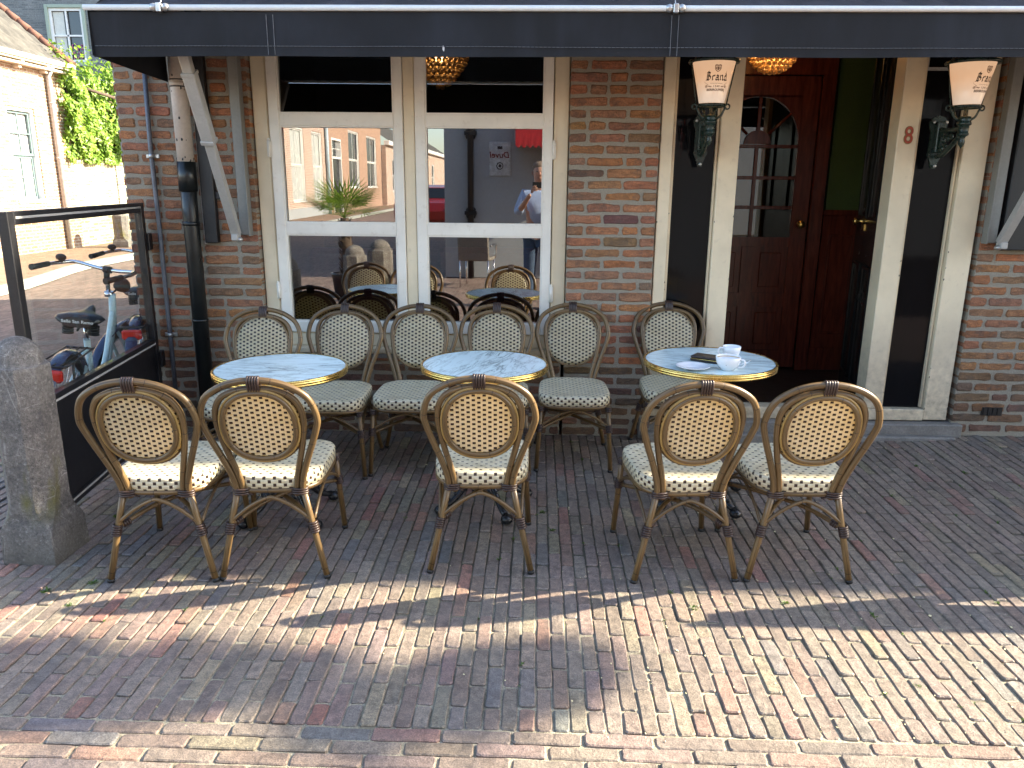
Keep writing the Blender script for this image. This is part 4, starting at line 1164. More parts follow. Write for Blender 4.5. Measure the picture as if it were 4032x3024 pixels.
# ------------------------------------------------------------------ tables
def make_table():
    root = empty('bistro_table', (0,0,0), 0, 'x', 'table', 'round marble bistro tables')
    b = MB(); b.lathe([(.001,.729),(.15,.729),(.290,.729),(.293,.728),(.293,.712),(.001,.712)], n=64, sm=False); b.build('tabletop', M['marble'], root)
    b = MB(); b.lathe([(.2925,.7295),(.2945,.7315),(.300,.7315),(.3035,.728),(.3035,.7245),(.3015,.7225),(.3035,.7205),(.3045,.716),(.3030,.7125),(.3005,.711),(.3025,.7085),(.3025,.703),(.299,.700),(.2925,.700)], n=72); b.build('brass_rim', M['brass'], root)
    b = MB(); b.lathe([(.001,.70),(.13,.699),(.14,.690),(.05,.685),(.034,.66),(.022,.64),(.020,.52),(.030,.51),(.030,.49),(.021,.48),(.021,.30),(.034,.285),(.040,.25),(.034,.215),(.026,.20),(.028,.15),(.034,.12),(.001,.10)], n=24); b.build('column', M['iron'], root)
    for k in range(4):
        a = PI/4+k*PI/2
        b = MB(); ca, sa = math.cos(a), math.sin(a)
        b.tube([(ca*r, sa*r, z) for r, z in [(.015,.20),(.05,.185),(.10,.13),(.15,.075),(.19,.048),(.225,.040)]], [.020,.020,.017,.015,.014,.016], 8)
        b.ball((ca*.240, sa*.240, .024), .030, 12, sz=.80)
        b.tube([(ca*(.06+.026*math.cos(t_)), sa*(.06+.026*math.cos(t_)), .115+.026*math.sin(t_)) for t_ in [q*.5 for q in range(11)]], .007, 6)
        for q in range(5): b.ball((ca*(.10+.03*q), sa*(.10+.03*q), .142-.024*q), .0085, 6)
        b.build('foot', M['iron'], root)
    return root
TB = [(-1.172, 3.418, .02, 'round marble bistro table with brass rim nearest the stone post, empty'),
      (-.240, 3.562, 1.3, 'empty round marble bistro table with brass rim in front of the window, middle of three'),
      (.846, 3.672, -.25, 'round marble bistro table with coffee cups, saucer and wallet on it')]
tp = make_table()
for i, (x, y, a, lab) in enumerate(TB):
    o = tp if i == 0 else copy_tree(tp)
    o.location = (x, y, .002 if i < 2 else .010); o.rotation_euler.z = a; o['label'] = lab
    if i == 2: o.scale = (1.045, 1.045, 1.0)
TZ = .7395
def cup(x, y, r, h, ang, label, mark=False, coffee=True):
    root = empty('coffee_cup', (x, y, TZ), ang, label, 'cup', 'white coffee cups')
    b = MB()
    if r > .05: pr = [(.001,.004),(.026,.004),(.026,0),(.029,0),(.031,.006),(.046,.020),(.0545,.040),(.058,h),(.0565,h+.0012),(.0550,h),(.0515,.040),(.043,.022),(.028,.010),(.001,.009)]
    else: pr = [(.001,.004),(.020,.004),(.020,0),(.0235,0),(.026,.006),(.034,.024),(.040,.048),(.0435,h),(.042,h+.001),(.0408,h),(.037,.048),(.031,.024),(.022,.009),(.001,.008)]
    b.lathe(pr, n=40); b.build('bowl', M['porcelain'], root)
    b = MB(); R_ = r*.94
    b.tube(spline([(R_, 0, h-.010), (R_+.018, 0, h-.006), (R_+.026, 0, h-.020), (R_+.018, 0, h-.038), (R_*.86, 0, h-.046)], 5), .0045, 8, sq=1.0); b.build('handle', M['porcelain'], root)
    if coffee:
        b = MB(); b.lathe([(.001,.012),(r*.60,.0125),(r*.62,.014)], n=24); b.build('foam', plain('milk_foam', (.50,.38,.24), .6), root)
        b = MB()                                     # dried foam ring inside the rim
        b.lathe([(r*.875,h*.55),(r*.935,h*.90)], n=40); b.lathe([(r*.93,h*.90),(r*.875,h*.55)], n=40); b.build('foam_stain', plain('foam_stain', (.55,.43,.28), .5), root)
    if mark:
        b = MB()
        for s in (-1, 1): b.ball((s*.0026*math.cos(.4), -.0498, .034+s*.0012), .0042, 8, sy=.35, sx=.5, sz=1.0)
        b.build('bean_mark', M['inkbrown'], root)
        root.children[-1].rotation_euler.z = -ang+R(-38)
    return root
cup(.886, 3.475, .058, .062, R(-20), 'wide white cappuccino cup with bean mark, nearest cup on the table', True)
cup(.945, 3.660, .0435, .072, R(190), 'smaller white coffee cup behind the wide cup and wallet', False, False)
b = MB(); b.lathe([(.001,.006),(.024,.006),(.026,.0035),(.028,.0),(.034,0),(.040,.004),(.066,.011),(.078,.0165),(.0785,.0180),(.076,.0180),(.062,.0145),(.038,.0085),(.027,.0082),(.025,.0072),(.001,.0072)], n=48)
tag(b.build('saucer', M['porcelain'], None, (.727, 3.475, TZ)), 'empty white saucer near the front edge of the cup table', 'saucer')
wl = empty('wallet', (.850, 3.640, TZ), R(-33), 'dark brown checkered wallet lying behind the wide cup', 'wallet')
t = NT('checkered_leather'); chk = t.n('TexChecker', Scale=46.0, Color1=(.022,.013,.010), Color2=(.055,.036,.028)); t.t.links.new(t.obj, chk.inputs['Vector']); M['check'] = t.fin(t.bsdf(chk.outputs[0], .4))
b = MB(); b.box(-.095,.095,-.045,.045,0,.013,b=.005); b.box(-.095,.092,-.043,.045,.0135,.026,b=.006); b.build('cover', M['check'], wl)
b = MB(); b.tube([(-.09,-.0465,.0135),(.092,-.0465,.0135)], .0018, 6); b.build('zip', M['brass'], wl)
sp = MB(); sp.tube(spline([(0,0,.004),(.05,.02,.010),(.075,.03,.022)], 4), .0016, 6); sp.ball((0,0,.004), .012, 10, sz=.25, sy=.7)
tag(sp.build('teaspoon', M['chrome'], None, (.945, 3.555, TZ)), 'small steel teaspoon sticking out right of the wide cup', 'spoon')

# ------------------------------------------------------------------ stone post, terrace screen
def stone_post(name, loc, rz, label, h=.955, w=.106, grp=None):
    root = MB()
    def ring(hw, ch, z): return [(hw, ch-hw if 0 else -hw+ch, z), (hw, hw-ch, z), (hw-ch, hw, z), (-hw+ch, hw, z), (-hw, hw-ch, z), (-hw, -hw+ch, z), (-hw+ch, -hw, z), (hw-ch, -hw, z)]
    L = [(w*1.10, .004, -.03), (w*1.10, .004, .02), (w*1.08, .006, .135), (w*1.04, .016, .165), (w*.99, w*.30, .195), (w*.985, w*.46, .235), (w*.98, w*.52, .27), (w*.98, w*.52, .45), (w*.975, w*.52, .65), (w*.97, w*.52, h-.135), (w*.95, w*.52, h-.122)]
    rows = []
    for hw, ch, z in L:
        ps = ring(hw, ch, z); out = []
        for i in range(8):                       # two extra points a side so noise can chip it
            a, c = Vector(ps[i]), Vector(ps[(i+1) % 8])
            for k in range(3):
                q = a.lerp(c, k/3); q += Vector((rnd.uniform(-1,1), rnd.uniform(-1,1), 0))*.0016; out.append(q)
        rows.append(root.add(out))
    n = 24
    for j in range(len(rows)-1):
        for i in range(n): root.face([rows[j]+i, rows[j]+(i+1) % n, rows[j+1]+(i+1) % n, rows[j+1]+i], None, None, 0, False)
    top = rows[-1]; prev = top; R0 = w*.88
    for k in range(0, 7):
        t_ = k/6.5; rr = R0*math.cos(t_*PI/2*.98); zz = h-.118+.112*math.sin(t_*PI/2)
        out = []
        for i in range(n):
            a = math.atan2(root.v[top+i][1], root.v[top+i][0]); out.append((rr*math.cos(a), rr*math.sin(a), zz))
        r_ = root.add(out)
        for i in range(n): root.face([prev+i, prev+(i+1) % n, r_+(i+1) % n, r_+i], None, None, 0, k > 0)
        prev = r_
    root.face([prev+i for i in range(n)], None, None, 0, True)
    o = root.build(name, M['oldstone'], None, loc, (0, 0, rz))
    return tag(o, label, 'stone post', grp)
stone_post('stone_post', (-2.095, 2.975, 0), R(-2), 'weathered octagonal stone post with domed top at the left edge of the picture', grp='stone posts')
stone_post('stone_post', (-9.28, 17.2, .10), R(10), 'small far stone post by the sunlit garden wall across the street', grp='stone posts', h=.82, w=.15)

P0 = Vector((-2.188, 3.145, 0)); P1 = Vector((-2.385, 4.66, 0))
d_ = (P1-P0); SL = d_.length; sa = math.atan2(d_.y, d_.x)
scn = empty('terrace_screen', P0, sa, 'black framed glass terrace screen between the stone post and the brick wall', 'terrace screen')
b = MB(); T_ = .022
b.box(0,.05,-T_,T_,.05,1.43,b=.003); b.box(SL-.05,SL,-T_,T_,.05,1.43,b=.003); b.box(.051,SL-.051,-T_,T_,1.375,1.43,b=.003); b.box(.051,SL-.051,-T_,T_,.565,.61,b=.003); b.box(.051,SL-.051,-T_,T_,.05,.095,b=.003)
b.build('frame', M['black'], scn)
b = MB(); b.box(.051,SL-.051,-.012,.012,.096,.564); b.build('lower_panel', M['black'], scn)
b = MB(); b.box(.051,SL-.051,-.003,.003,.611,1.374); b.build('glass_pane', M['clearglass'], scn)
for z in (1.40, .575, .075): b = MB(); b.box(.06,SL-.055,-T_-.0015,-T_,z,z+.010); b.build('silver_trim', M['alu'], scn)
for z in (.42, 1.15):
    b = MB()
    b.box(SL-.01,SL+.05,-.035,.035,z,z+.10,b=.003); b.box(SL-.06,SL-.01,-T_-.004,-T_,z,z+.10)
    b.build('hinge', M['black'], scn)

# ------------------------------------------------------------------ bicycles (local +y is forward)
def make_bike():
    root = empty('bicycle', (0,0,0), 0, 'x', 'bicycle', 'bicycles parked behind the terrace screen')
    fr = M['mint']; wr = .335
    def wheel(y, name, rot=0):
        t_ = MB(); t_.tube([(0, wr*math.cos(a), wr*math.sin(a)) for a in [q*2*PI/40 for q in range(40)]], .020, 8, closed=True, up=(1,0,0))
        w = t_.build('wheel', M['rubber'], root, (0, y, wr+.02), (0,0,rot))
        s = MB(); s.tube([(0, .305*math.cos(a), .305*math.sin(a)) for a in [q*2*PI/40 for q in range(40)]], .010, 6, closed=True, up=(1,0,0))
        for k in range(24): a = 2*PI*k/24; s.tube([(.02*(-1)**k, .02*math.cos(a+.5), .02*math.sin(a+.5)), (0, .30*math.cos(a), .30*math.sin(a))], .0016, 4, cap=False)
        s.tube([(-.045,0,0),(.045,0,0)], .022, 8); s.build('rim', M['chrome'], w)
        return w
    wheel(-.56, 'rear'); 
    b = MB(); hz, hy = .86, .33
    b.tube([(0,.375,.66),(0,.325,.90)], .021, 10)                    # head tube
    b.tube(spline([(0,.37,.72),(0,.24,.44),(0,.08,.31),(0,0,.29)], 6), .019, 10)
    b.tube(spline([(0,.345,.80),(0,.20,.52),(0,.04,.42),(0,-.10,.45)], 6), .017, 10)
    b.tube([(0,0,.29),(0,-.19,.72)], .018, 10)
    for s in (-1, 1):
        b.tube([(s*.03,0,.29),(s*.05,-.56,.355)], .010, 8); b.tube([(s*.012,-.17,.66),(s*.05,-.56,.355)], .010, 8)
    b.build('frame', fr, root)
    b = MB(); b.tube([(0,-.185,.70),(0,-.215,.80)], .0125, 8); b.build('seat_post', M['chrome'], root)
    # saddle
    b = MB(); S = []
    prof = [(-.135,.080,.0),(-.125,.110,.010),(-.09,.122,.016),(-.045,.108,.016),(0,.070,.014),(.05,.036,.018),(.10,.026,.026),(.135,.018,.026),(.145,.006,.018)]
    n = 12; rows = []
    for (y, w, z) in prof:
        rows.append(b.add([(w*math.cos(a), y, z+(.026*math.sin(a) if a <= PI else .030*math.sin(a))) for a in [q*2*PI/n for q in range(n)]]))
    for j in range(len(rows)-1):
        for i in range(n): b.face([rows[j]+i, rows[j]+(i+1) % n, rows[j+1]+(i+1) % n, rows[j+1]+i], None, None, 0, True)
    b.face([rows[0]+i for i in range(n)]); b.face([rows[-1]+i for i in reversed(range(n))])
    sd_ = b.build('saddle', plain('black_saddle_leather', (.014,.014,.018), .32), root, (0,-.225,.845))
    b = MB()
    for s in (-1, 1):
        for k in range(4): b.tube([(s*.062+.024*math.cos(a), -.075+.024*math.sin(a), -.028-.014*k) for a in [q*PI/5 for q in range(10)]], .0065, 5, closed=True)
        b.tube([(s*.02,-.06,-.06),(s*.03,.10,-.02)], .006, 6)
    b.build('spring', M['rubber'], sd_)
    t_ = MB(); addtext(t_, 'Selle San Remo', .026, lambda p: (p.x*.95, -.140-.0*p.y+.0, .002+p.y*.9), bold=.0004); t_.build('lettering', M['rawwhite'], sd_)
    # carrier + rear light
    b = MB()
    for s in (-1, -.5, 0, .5, 1): b.tube([(s*.065,-.30,.70),(s*.065,-.74,.70)], .005, 6)
    b.tube(spline([(-.065,-.74,.70),(-.05,-.77,.70),(.05,-.77,.70),(.065,-.74,.70)], 4), .006, 6); b.tube([(-.065,-.32,.70),(.065,-.32,.70)], .006, 6)
    for s in (-1, 1): b.tube([(s*.065,-.66,.70),(s*.055,-.56,.36)], .006, 6)
    b.build('carrier', M['black'], root)
    b = MB(); b.box(-.055,.055,-.80,-.765,.625,.685,b=.01); b.build('rear_light', M['red_refl'], root)
    # mudguards
    def guard(y, a0, a1, par, loc, rz=0):
        g_ = MB(); m_ = 18; w = .032
        rr = wr+.045
        for i in range(m_+1):
            a = a0+(a1-a0)*i/m_
            for s, dr_ in ((-1, -.012), (-.5, -.002), (.5, -.002), (1, -.012)): g_.v.append((s*w, (rr+dr_)*math.cos(a), (rr+dr_)*math.sin(a)))
        for i in range(m_):
            for k in range(3): q = i*4+k; g_.face([q, q+1, q+5, q+4], None, None, 0, True)
        return g_.build('mudguard', M['darkblue'], root, loc, (0,0,rz))
    guard(0, R(20), R(195), root, (0,-.56,wr+.02))
    st_ = R(-30)
    # steered assembly, rotated about the head tube foot
    pv_ = (0,.40,0)
    Mz = Matrix.Translation((0,.36,0)) @ Matrix.Rotation(st_, 4, 'Z') @ Matrix.Translation((0,-.36,0))
    def T(p): return tuple(Mz @ Vector(p))
    w2 = wheel(0, 'front', st_); w2.location = T((0,.56,wr+.02))
    g2 = guard(0, R(-5), R(165), root, T((0,.56,wr+.02)), st_)
    b = MB()
    for s in (-1, 1): b.tube([T(p) for p in spline([(s*.012,.385,.66),(s*.045,.40,.60),(s*.048,.47,.46),(s*.05,.56,.355)], 5)], .012, 8)
    b.build('fork', fr, root)
    b = MB(); b.tube([T((0,.325,.88)), T((0,.30,1.035))], .0125, 10); b.tube([T((0,.327,.885)), T((0,.322,.912))], .026, 12)
    H_ = [(-.262,.06,1.035),(-.262,.13,1.045),(-.250,.22,1.055),(-.215,.285,1.062),(-.10,.305,1.050),(0,.305,1.045),(.10,.305,1.050),(.215,.285,1.062),(.250,.22,1.055),(.262,.13,1.045),(.262,.06,1.035)]
    b.tube([T(p) for p in spline(H_, 5)], .0112, 10); b.build('handlebar', M['chrome'], root)
    for s in (-1, 1):
        b = MB(); b.tube([T((s*.262,.02,1.030)), T((s*.262,.055,1.034)), T((s*.262,.14,1.047))], [.0185,.017,.016], 10); b.build('grip', M['rubber'], root)
    b = MB(); b.tube([T((-.014,.303,1.045)), T((.03,.303,1.047))], .021, 10); b.tube([T((0,.302,1.04)), T((0,.306,.99))], .017, 10); b.build('stem_clamp', M['rubber'], root)
    b = MB(); b.ball(T((-.25,.215,1.085)), .030, 14, sz=.7); b.tube([T((-.25,.215,1.055)), T((-.25,.215,1.075))], .012, 8); b.build('bell', M['rubber'], root)
    b = MB(); c = Vector(T((.055,.37,.955)))
    b.lathe([(.001,-.055),(.022,-.05),(.036,-.03),(.042,0),(.042,.02),(.036,.024),(.001,.024)], n=18, M=Matrix.Translation(c) @ Matrix.Rotation(st_, 4, 'Z') @ Matrix.Rotation(R(-90), 4, 'X')); b.tube([c, T((0,.345,.90))], .006, 6); b.build('head_lamp', M['rubber'], root)
    b = MB(); b.tube([(0,-.0,.29),(.08,-.0,.29),(.085,.02,.20),(.12,.02,.20)], .009, 8); b.box(.09,.17,-.02,.06,.19,.21,b=.005); b.tube([(0,0,.29),(-.08,0,.29),(-.085,-.02,.38)], .009, 8); b.box(-.17,-.09,-.06,.02,.37,.39,b=.005); b.build('crank', M['chrome'], root)
    return root
bk1 = make_bike(); bk1['label'] = 'mint bicycle with black saddle seen through the glass screen, nearest the stone post'
bk1.location = (-2.60, 4.226, 0); bk1.rotation_euler = (R(0), R(7.5), R(15))
bk2 = copy_tree(bk1); bk2['label'] = 'farther bicycle behind the mint one, by the corner of the brick wall'
bk2.location = (-2.705, 5.24, 0); bk2.rotation_euler = (0, R(2), R(18))
# ------------------------------------------------------------------ house across the side street (its wall faces +x)
HX = -10.2
hs = empty('street_house', (HX, 12, 0), 0, 'sunlit pale brick house with tiled roof and white sash window, far left', 'house')
def hp(mb, name, m, parent=hs, origin=(HX, 12, 0)):
    mb.v = [tuple(Vector(p)-Vector(origin)) for p in mb.v]; return mb.build(name, m, parent)
def wall_yz(x, t, y0, y1, z0, z1, holes):
    """wall facing +x at x, thickness t, with rectangular openings (y0,y1,z0,z1)"""
    mb = MB(); ys = sorted({y0, y1, *[h[0] for h in holes], *[h[1] for h in holes]}); zs = sorted({z0, z1, *[h[2] for h in holes], *[h[3] for h in holes]})
    for a, b in zip(ys, ys[1:]):
        run = None
        for c, d in zip(zs, zs[1:]):
            cy, cz = (a+b)/2, (c+d)/2
            if any(h[0] < cy < h[1] and h[2] < cz < h[3] for h in holes):
                if run: mb.box(x-t, x, a, b, run[0], run[1]); run = None
            else: run = (run[0], d) if run else (c, d)
        if run: mb.box(x-t, x, a, b, run[0], run[1])
    return mb
WIN = (15.23, 16.10, 1.17, 2.93)
hp(wall_yz(HX, .25, 6.0, 17.25, .0, 3.72, [WIN, (12.6, 13.5, 1.17, 2.93), (9.8, 10.7, 1.17, 2.93)]), 'wall', M['house_brick'])
gb = MB()
n = gb.add([(HX-.01, 17.25, .0), (HX-6, 17.25, .0), (HX-6, 17.25, 3.7), (HX-3, 17.25, 6.4), (HX-.01, 17.25, 3.7), (HX-.01, 17.0, 0), (HX-6, 17.0, 0), (HX-6, 17.0, 3.7), (HX-3, 17.0, 6.4), (HX-.01, 17.0, 3.7)])
gb.face([n, n+1, n+2, n+3, n+4]); gb.face([n+9, n+8, n+7, n+6, n+5])
hp(gb, 'gable_wall', M['house_brick'])
def sash(parent, origin, y0, y1, z0, z1, x, sashm, cols=2, rows=((0,.5),(.5,1)), glass='houseglass', sub=2):
    f = MB(); w = .065
    f.box(x-.16, x-.03, y0, y0+w, z0, z1, b=.004); f.box(x-.16, x-.03, y1-w, y1, z0, z1, b=.004); f.box(x-.16, x-.03, y0+w, y1-w, z1-w, z1, b=.004); f.box(x-.16, x+.03, y0-.02, y1+.02, z0-.07, z0, b=.006)
    fo = hp(f, 'window_frame', M['rawwhite'], parent, origin)
    s = MB(); a, b = y0+w, y1-w; c, d = z0, z1-w
    for (p, q) in rows:
        lo, hi = c+(d-c)*p, c+(d-c)*q; xo = x-.115 if p == 0 else x-.085
        s.box(xo-.03, xo, a, a+.045, lo, hi); s.box(xo-.03, xo, b-.045, b, lo, hi); s.box(xo-.03, xo, a+.045, b-.045, lo, lo+.05); s.box(xo-.03, xo, a+.045, b-.045, hi-.05, hi)
        for k in range(1, cols): yy = a+(b-a)*k/cols; s.box(xo-.025, xo-.002, yy-.012, yy+.012, lo+.05, hi-.05)
        if sub > 1: zz = (lo+hi)/2; s.box(xo-.024, xo-.003, a+.045, b-.045, zz-.011, zz+.011)
    subp = s; subp.v = [tuple(Vector(p)-Vector(origin)) for p in subp.v]; subp.build('sash', sashm, fo)
    g_ = MB(); g_.box(x-.15, x-.14, y0+.03, y1-.03, z0, z1-.03); g_.v = [tuple(Vector(p)-Vector(origin)) for p in g_.v]; g_.build('pane', M[glass], fo)
for (a, b, c, d) in (WIN, (12.6, 13.5, 1.17, 2.93), (9.8, 10.7, 1.17, 2.93)):
    sash(hs, (HX, 12, 0), a, b, c, d, HX, M['sashgrey'], glass='palepane')
ev = MB(); ev.box(HX-.02, HX+.22, 6.0, 17.32, 3.80, 3.84); ev.box(HX+.20, HX+.26, 6.0, 17.34, 3.835, 3.93, b=.01); ev.box(HX-.02, HX+.20, 6.0, 17.30, 3.72, 3.76)
y = 6.6
while y < 17.1: ev.box(HX, HX+.20, y, y+.09, 3.762, 3.80, b=.004); ev.box(HX, HX+.13, y, y+.09, 3.66, 3.72, b=.004); y += .82
hp(ev, 'eaves', M['eave'])
t = NT('grey_roof_tiles'); c = t.ramp(t.noise(t.pos, 3, 4), [(.3, (.045,.043,.038)), (.7, (.115,.107,.09))]); M['tiles'] = t.fin(t.bsdf(c, .85, 0, t.bump(t.noise(t.pos, 30, 3), .6, .01)))
tl = MB(); nc, nr = 150, 22
for j in range(nr+1):
    for i in range(nc*2+1):
        y = 6.0+(17.4-6.0)*i/(nc*2); s = j/nr; xx = HX+.22-3.2*s; zz = 3.86+2.62*s
        w = .028*math.cos(PI*i/ 2.0 *1.0) if 0 else .026*math.sin(2*PI*y/.235)
        tl.v.append((xx+.02*(j % 2), y, zz+w+ (.02 if j % 2 else 0)))
W_ = nc*2+1
for j in range(nr):
    for i in range(nc*2): a = j*W_+i; tl.face([a, a+W_, a+W_+1, a+1], None, None, 0, True)
n = tl.add([(HX+.22, 6, 3.82), (HX-3, 6, 6.46), (HX-3, 17.4, 6.46), (HX+.22, 17.4, 3.82), (HX-6.2, 6, 3.82), (HX-6.2, 17.4, 3.82)]); tl.face([n, n+1, n+2, n+3]); tl.face([n+1, n+4, n+5, n+2])
hp(tl, 'roof', M['tiles'])
vg = MB()
for k in range(15):
    s = k/15; xx = HX+.2-3.2*s; zz = 3.93+2.62*s
    vg.tube([(xx, 17.36, zz), (xx-.24, 17.36, zz+.19)], [.085, .07], 8)
hp(vg, 'verge_tiles', plain('reddish_ridge_tile', (.16,.075,.05), .85))
dm = MB(); dm.box(HX-1.1, HX+.1, 13.6, 15.0, 4.1, 5.6); dm.box(HX-1.3, HX+.2, 13.5, 15.1, 5.6, 5.72); hp(dm, 'dormer', M['rawwhite'])
dn = MB(); dn.tube([(HX+.07, 16.62, .1), (HX+.07, 16.62, 3.6), (HX+.2, 16.62, 3.84)], .045, 12)
for z in (.8, 2.0, 3.1): dn.tube([(HX+.07, 16.62, z-.02), (HX+.07, 16.62, z+.02)], .055, 12)
hp(dn, 'downpipe', plain('zinc_pipe', (.42,.40,.38), .45, .3))

# garden wall + climbing plant + grey building
gw_ = MB(); gw_.box(HX-.25, HX+.0, 17.25, 27, .0, 1.90)
y = 17.25
while y < 27: gw_.box(HX-.29, HX+.03, y, y+.055, 1.905, 2.02, b=.008); y += .066
gl_ = tag(gw_.build('garden_wall', M['garden_brick']), 'pale yellow brick garden wall under the green climber', 'garden wall')
iv = MB()
def leaf(mb, p, nrm, s):
    nrm = nrm.normalized(); u = nrm.orthogonal().normalized(); a = rnd.uniform(0, 2*PI); w = nrm.cross(u)
    e1 = u*math.cos(a)+w*math.sin(a); e2 = nrm.cross(e1); f = .25*s
    c = (rnd.random(),)*3
    P = [p-e1*s, p-e1*.3*s+e2*.62*s+nrm*f*.3, p+e1*s*.9-nrm*f, p-e1*.3*s-e2*.62*s+nrm*f*.3]
    b = mb.add(P); mb.face([b, b+1, b+2, b+3], None, c)
for i in range(15000):
    y = rnd.uniform(16.95, 22.5); zt = 3.75+.28*math.sin(y*2.1)+.18*math.sin(y*5.3+1)+ (.45*sstep(17.9, 17.1, y) if 0 else (.4 if y < 17.6 else 0)); z = rnd.uniform(1.92, zt)
    bulge = .26*math.sin(min(1, (z-1.85)/.8)*PI/2)*(.7+.3*math.sin(y*3+z*2))+.12*math.sin(y*7.3)*math.sin(z*6.1)
    x = HX+.05+bulge-rnd.random()**2*.35
    if math.sin(y*4.1+1.1*z)*math.sin(z*3.7+y) > .72 and rnd.random() < .85: continue
    leaf(iv, Vector((x, y, z)), Vector((1, rnd.uniform(-.9,.5), rnd.uniform(-.3,1.1))), rnd.uniform(.035, .075))
for i in range(900):
    y = rnd.uniform(16.95, 22.5); leaf(iv, Vector((HX+rnd.uniform(-.2,.25), y, 3.9+rnd.random()**2*.5)), Vector((rnd.uniform(-1,1), rnd.uniform(-1,1), .6)), rnd.uniform(.03,.06))
ivr = empty('climber', (0,0,0), 0, 'dense bright green climber above the pale garden wall', 'climber')
iv.build('foliage', M['leaf'], ivr)
b = MB()
for k in range(14): y = 17.2+k*.38; b.tube([(HX-.05, y, 1.9), (HX-.02, y+rnd.uniform(-.2,.2), 2.8), (HX-.04, y+rnd.uniform(-.4,.4), 3.8)], [.03,.022,.012], 6)
b.tube([(HX+.25, 17.6, 3.50), (HX+.42, 18.7, 3.38)], .035, 6)
b.build('stems', M['bark'], ivr)
b = MB(); b.box(HX-.55, HX-.40, 17.3, 23, 1.9, 3.7); b.build('trellis', M['bark'], ivr)

gy = empty('grey_building', (-15, 26, 0), 0, 'tall grey weathered brick building with sage framed window, behind the climber', 'building')
b = MB()
for (a, c, d, e) in [(-11.5,-.06,0,13)]: pass
b.box(-11.0,-.62,0,6,0,13); b.box(.58,12,0,6,0,13); b.box(-.62,.58,0,6,0,5.22); b.box(-.62,.58,0,6,6.85,13); b.build('wall', M['grey_brick'], gy)
b = MB(); b.box(-.66,-.56,-.06,.1,5.20,6.9,b=.01); b.box(.52,.62,-.06,.1,5.20,6.9,b=.01); b.box(-.56,.52,-.06,.1,6.80,6.9,b=.01); b.box(-.74,.70,-.12,.1,5.08,5.20,b=.01); fo = b.build('window_frame', M['sage'], gy)
b = MB(); b.box(-.56,-.48,.0,.07,5.20,6.80); b.box(.44,.52,.0,.07,5.20,6.80); b.box(-.48,.44,.0,.07,5.20,5.28); b.box(-.48,.44,.0,.07,6.72,6.80); b.box(-.045,.005,.01,.06,5.28,6.72); b.box(-.48,.44,.01,.06,5.97,6.02); b.build('sash', M['rawwhite'], fo)
b = MB(); b.box(-.56,.52,.08,.10,5.2,6.8); b.build('pane', M['houseglass'], fo)
b = MB()
for k in range(40): b.ball((rnd.uniform(.05,.42), .05, rnd.uniform(5.3,5.75)), rnd.uniform(.015,.035), 6)
b.build('window_flowers', plain('pink_flowers', (.45,.12,.25), .8), fo)
b = MB(); b.box(-.46,-.12,.066,.076,5.3,6.7); b.build('blind', M['curtain'], fo)

# street lamp half hidden by the cafe corner
sl_ = empty('street_lantern', (-9.0, 19.2, .1), 0, 'pale street lantern just showing beside the brick corner', 'street lantern')
b = MB(); b.tube([(0,0,0),(0,0,2.6)], .04, 10); b.build('pole', M['green_iron'], sl_)
b = MB(); b.lathe([(.09,2.6),(.20,3.05),(.05,3.30),(.001,3.36)], n=6, sm=False); b.build('lantern_head', M['rawwhite'], sl_)

# ------------------------------------------------------------------ building to the right of the cafe (outside the picture) and what throws the shadows
nb = empty('neighbour_building', (5.0, WY, 0), 0, 'tall brick building adjoining the cafe, out of frame', 'building')
b = MB(); b.box(.01, 17, .01, 8, 0, 5.72); b.build('wall', M['brick_xz'], nb)
b = MB(); b.box(0, 17, -.06, .01, 5.56, 5.74, b=.01); b.build('cornice', M['rawwhite'], nb)
for k in range(4):
    b = MB(); x = 1.5+k*3; b.box(x, x+1.1, -.02, .01, .9, 2.6, b=.01); w_ = b.build('window', M['rawwhite'], nb)
    b = MB(); b.box(x+.08, x+1.02, -.026, -.021, .98, 2.52); b.build('pane', M['houseglass'], w_)
br = empty('shadow_board', (2.25, 2.86, 0), 0, 'low wooden barrier added out of frame to cast the shadow band on the paving', 'barrier')  # unseen boards, added to throw the long band of shadow
b = MB()
for z in (.47, .645, .82): b.box(0, 6.2, -.015, .015, z, z+.170, b=.004)
b.build('board', M['bark'], br)
b = MB()
for x in (.1, 2.1, 4.1): b.box(x-.03, x+.03, .016, .07, 0, .98)
b.build('post', M['bark'], br)

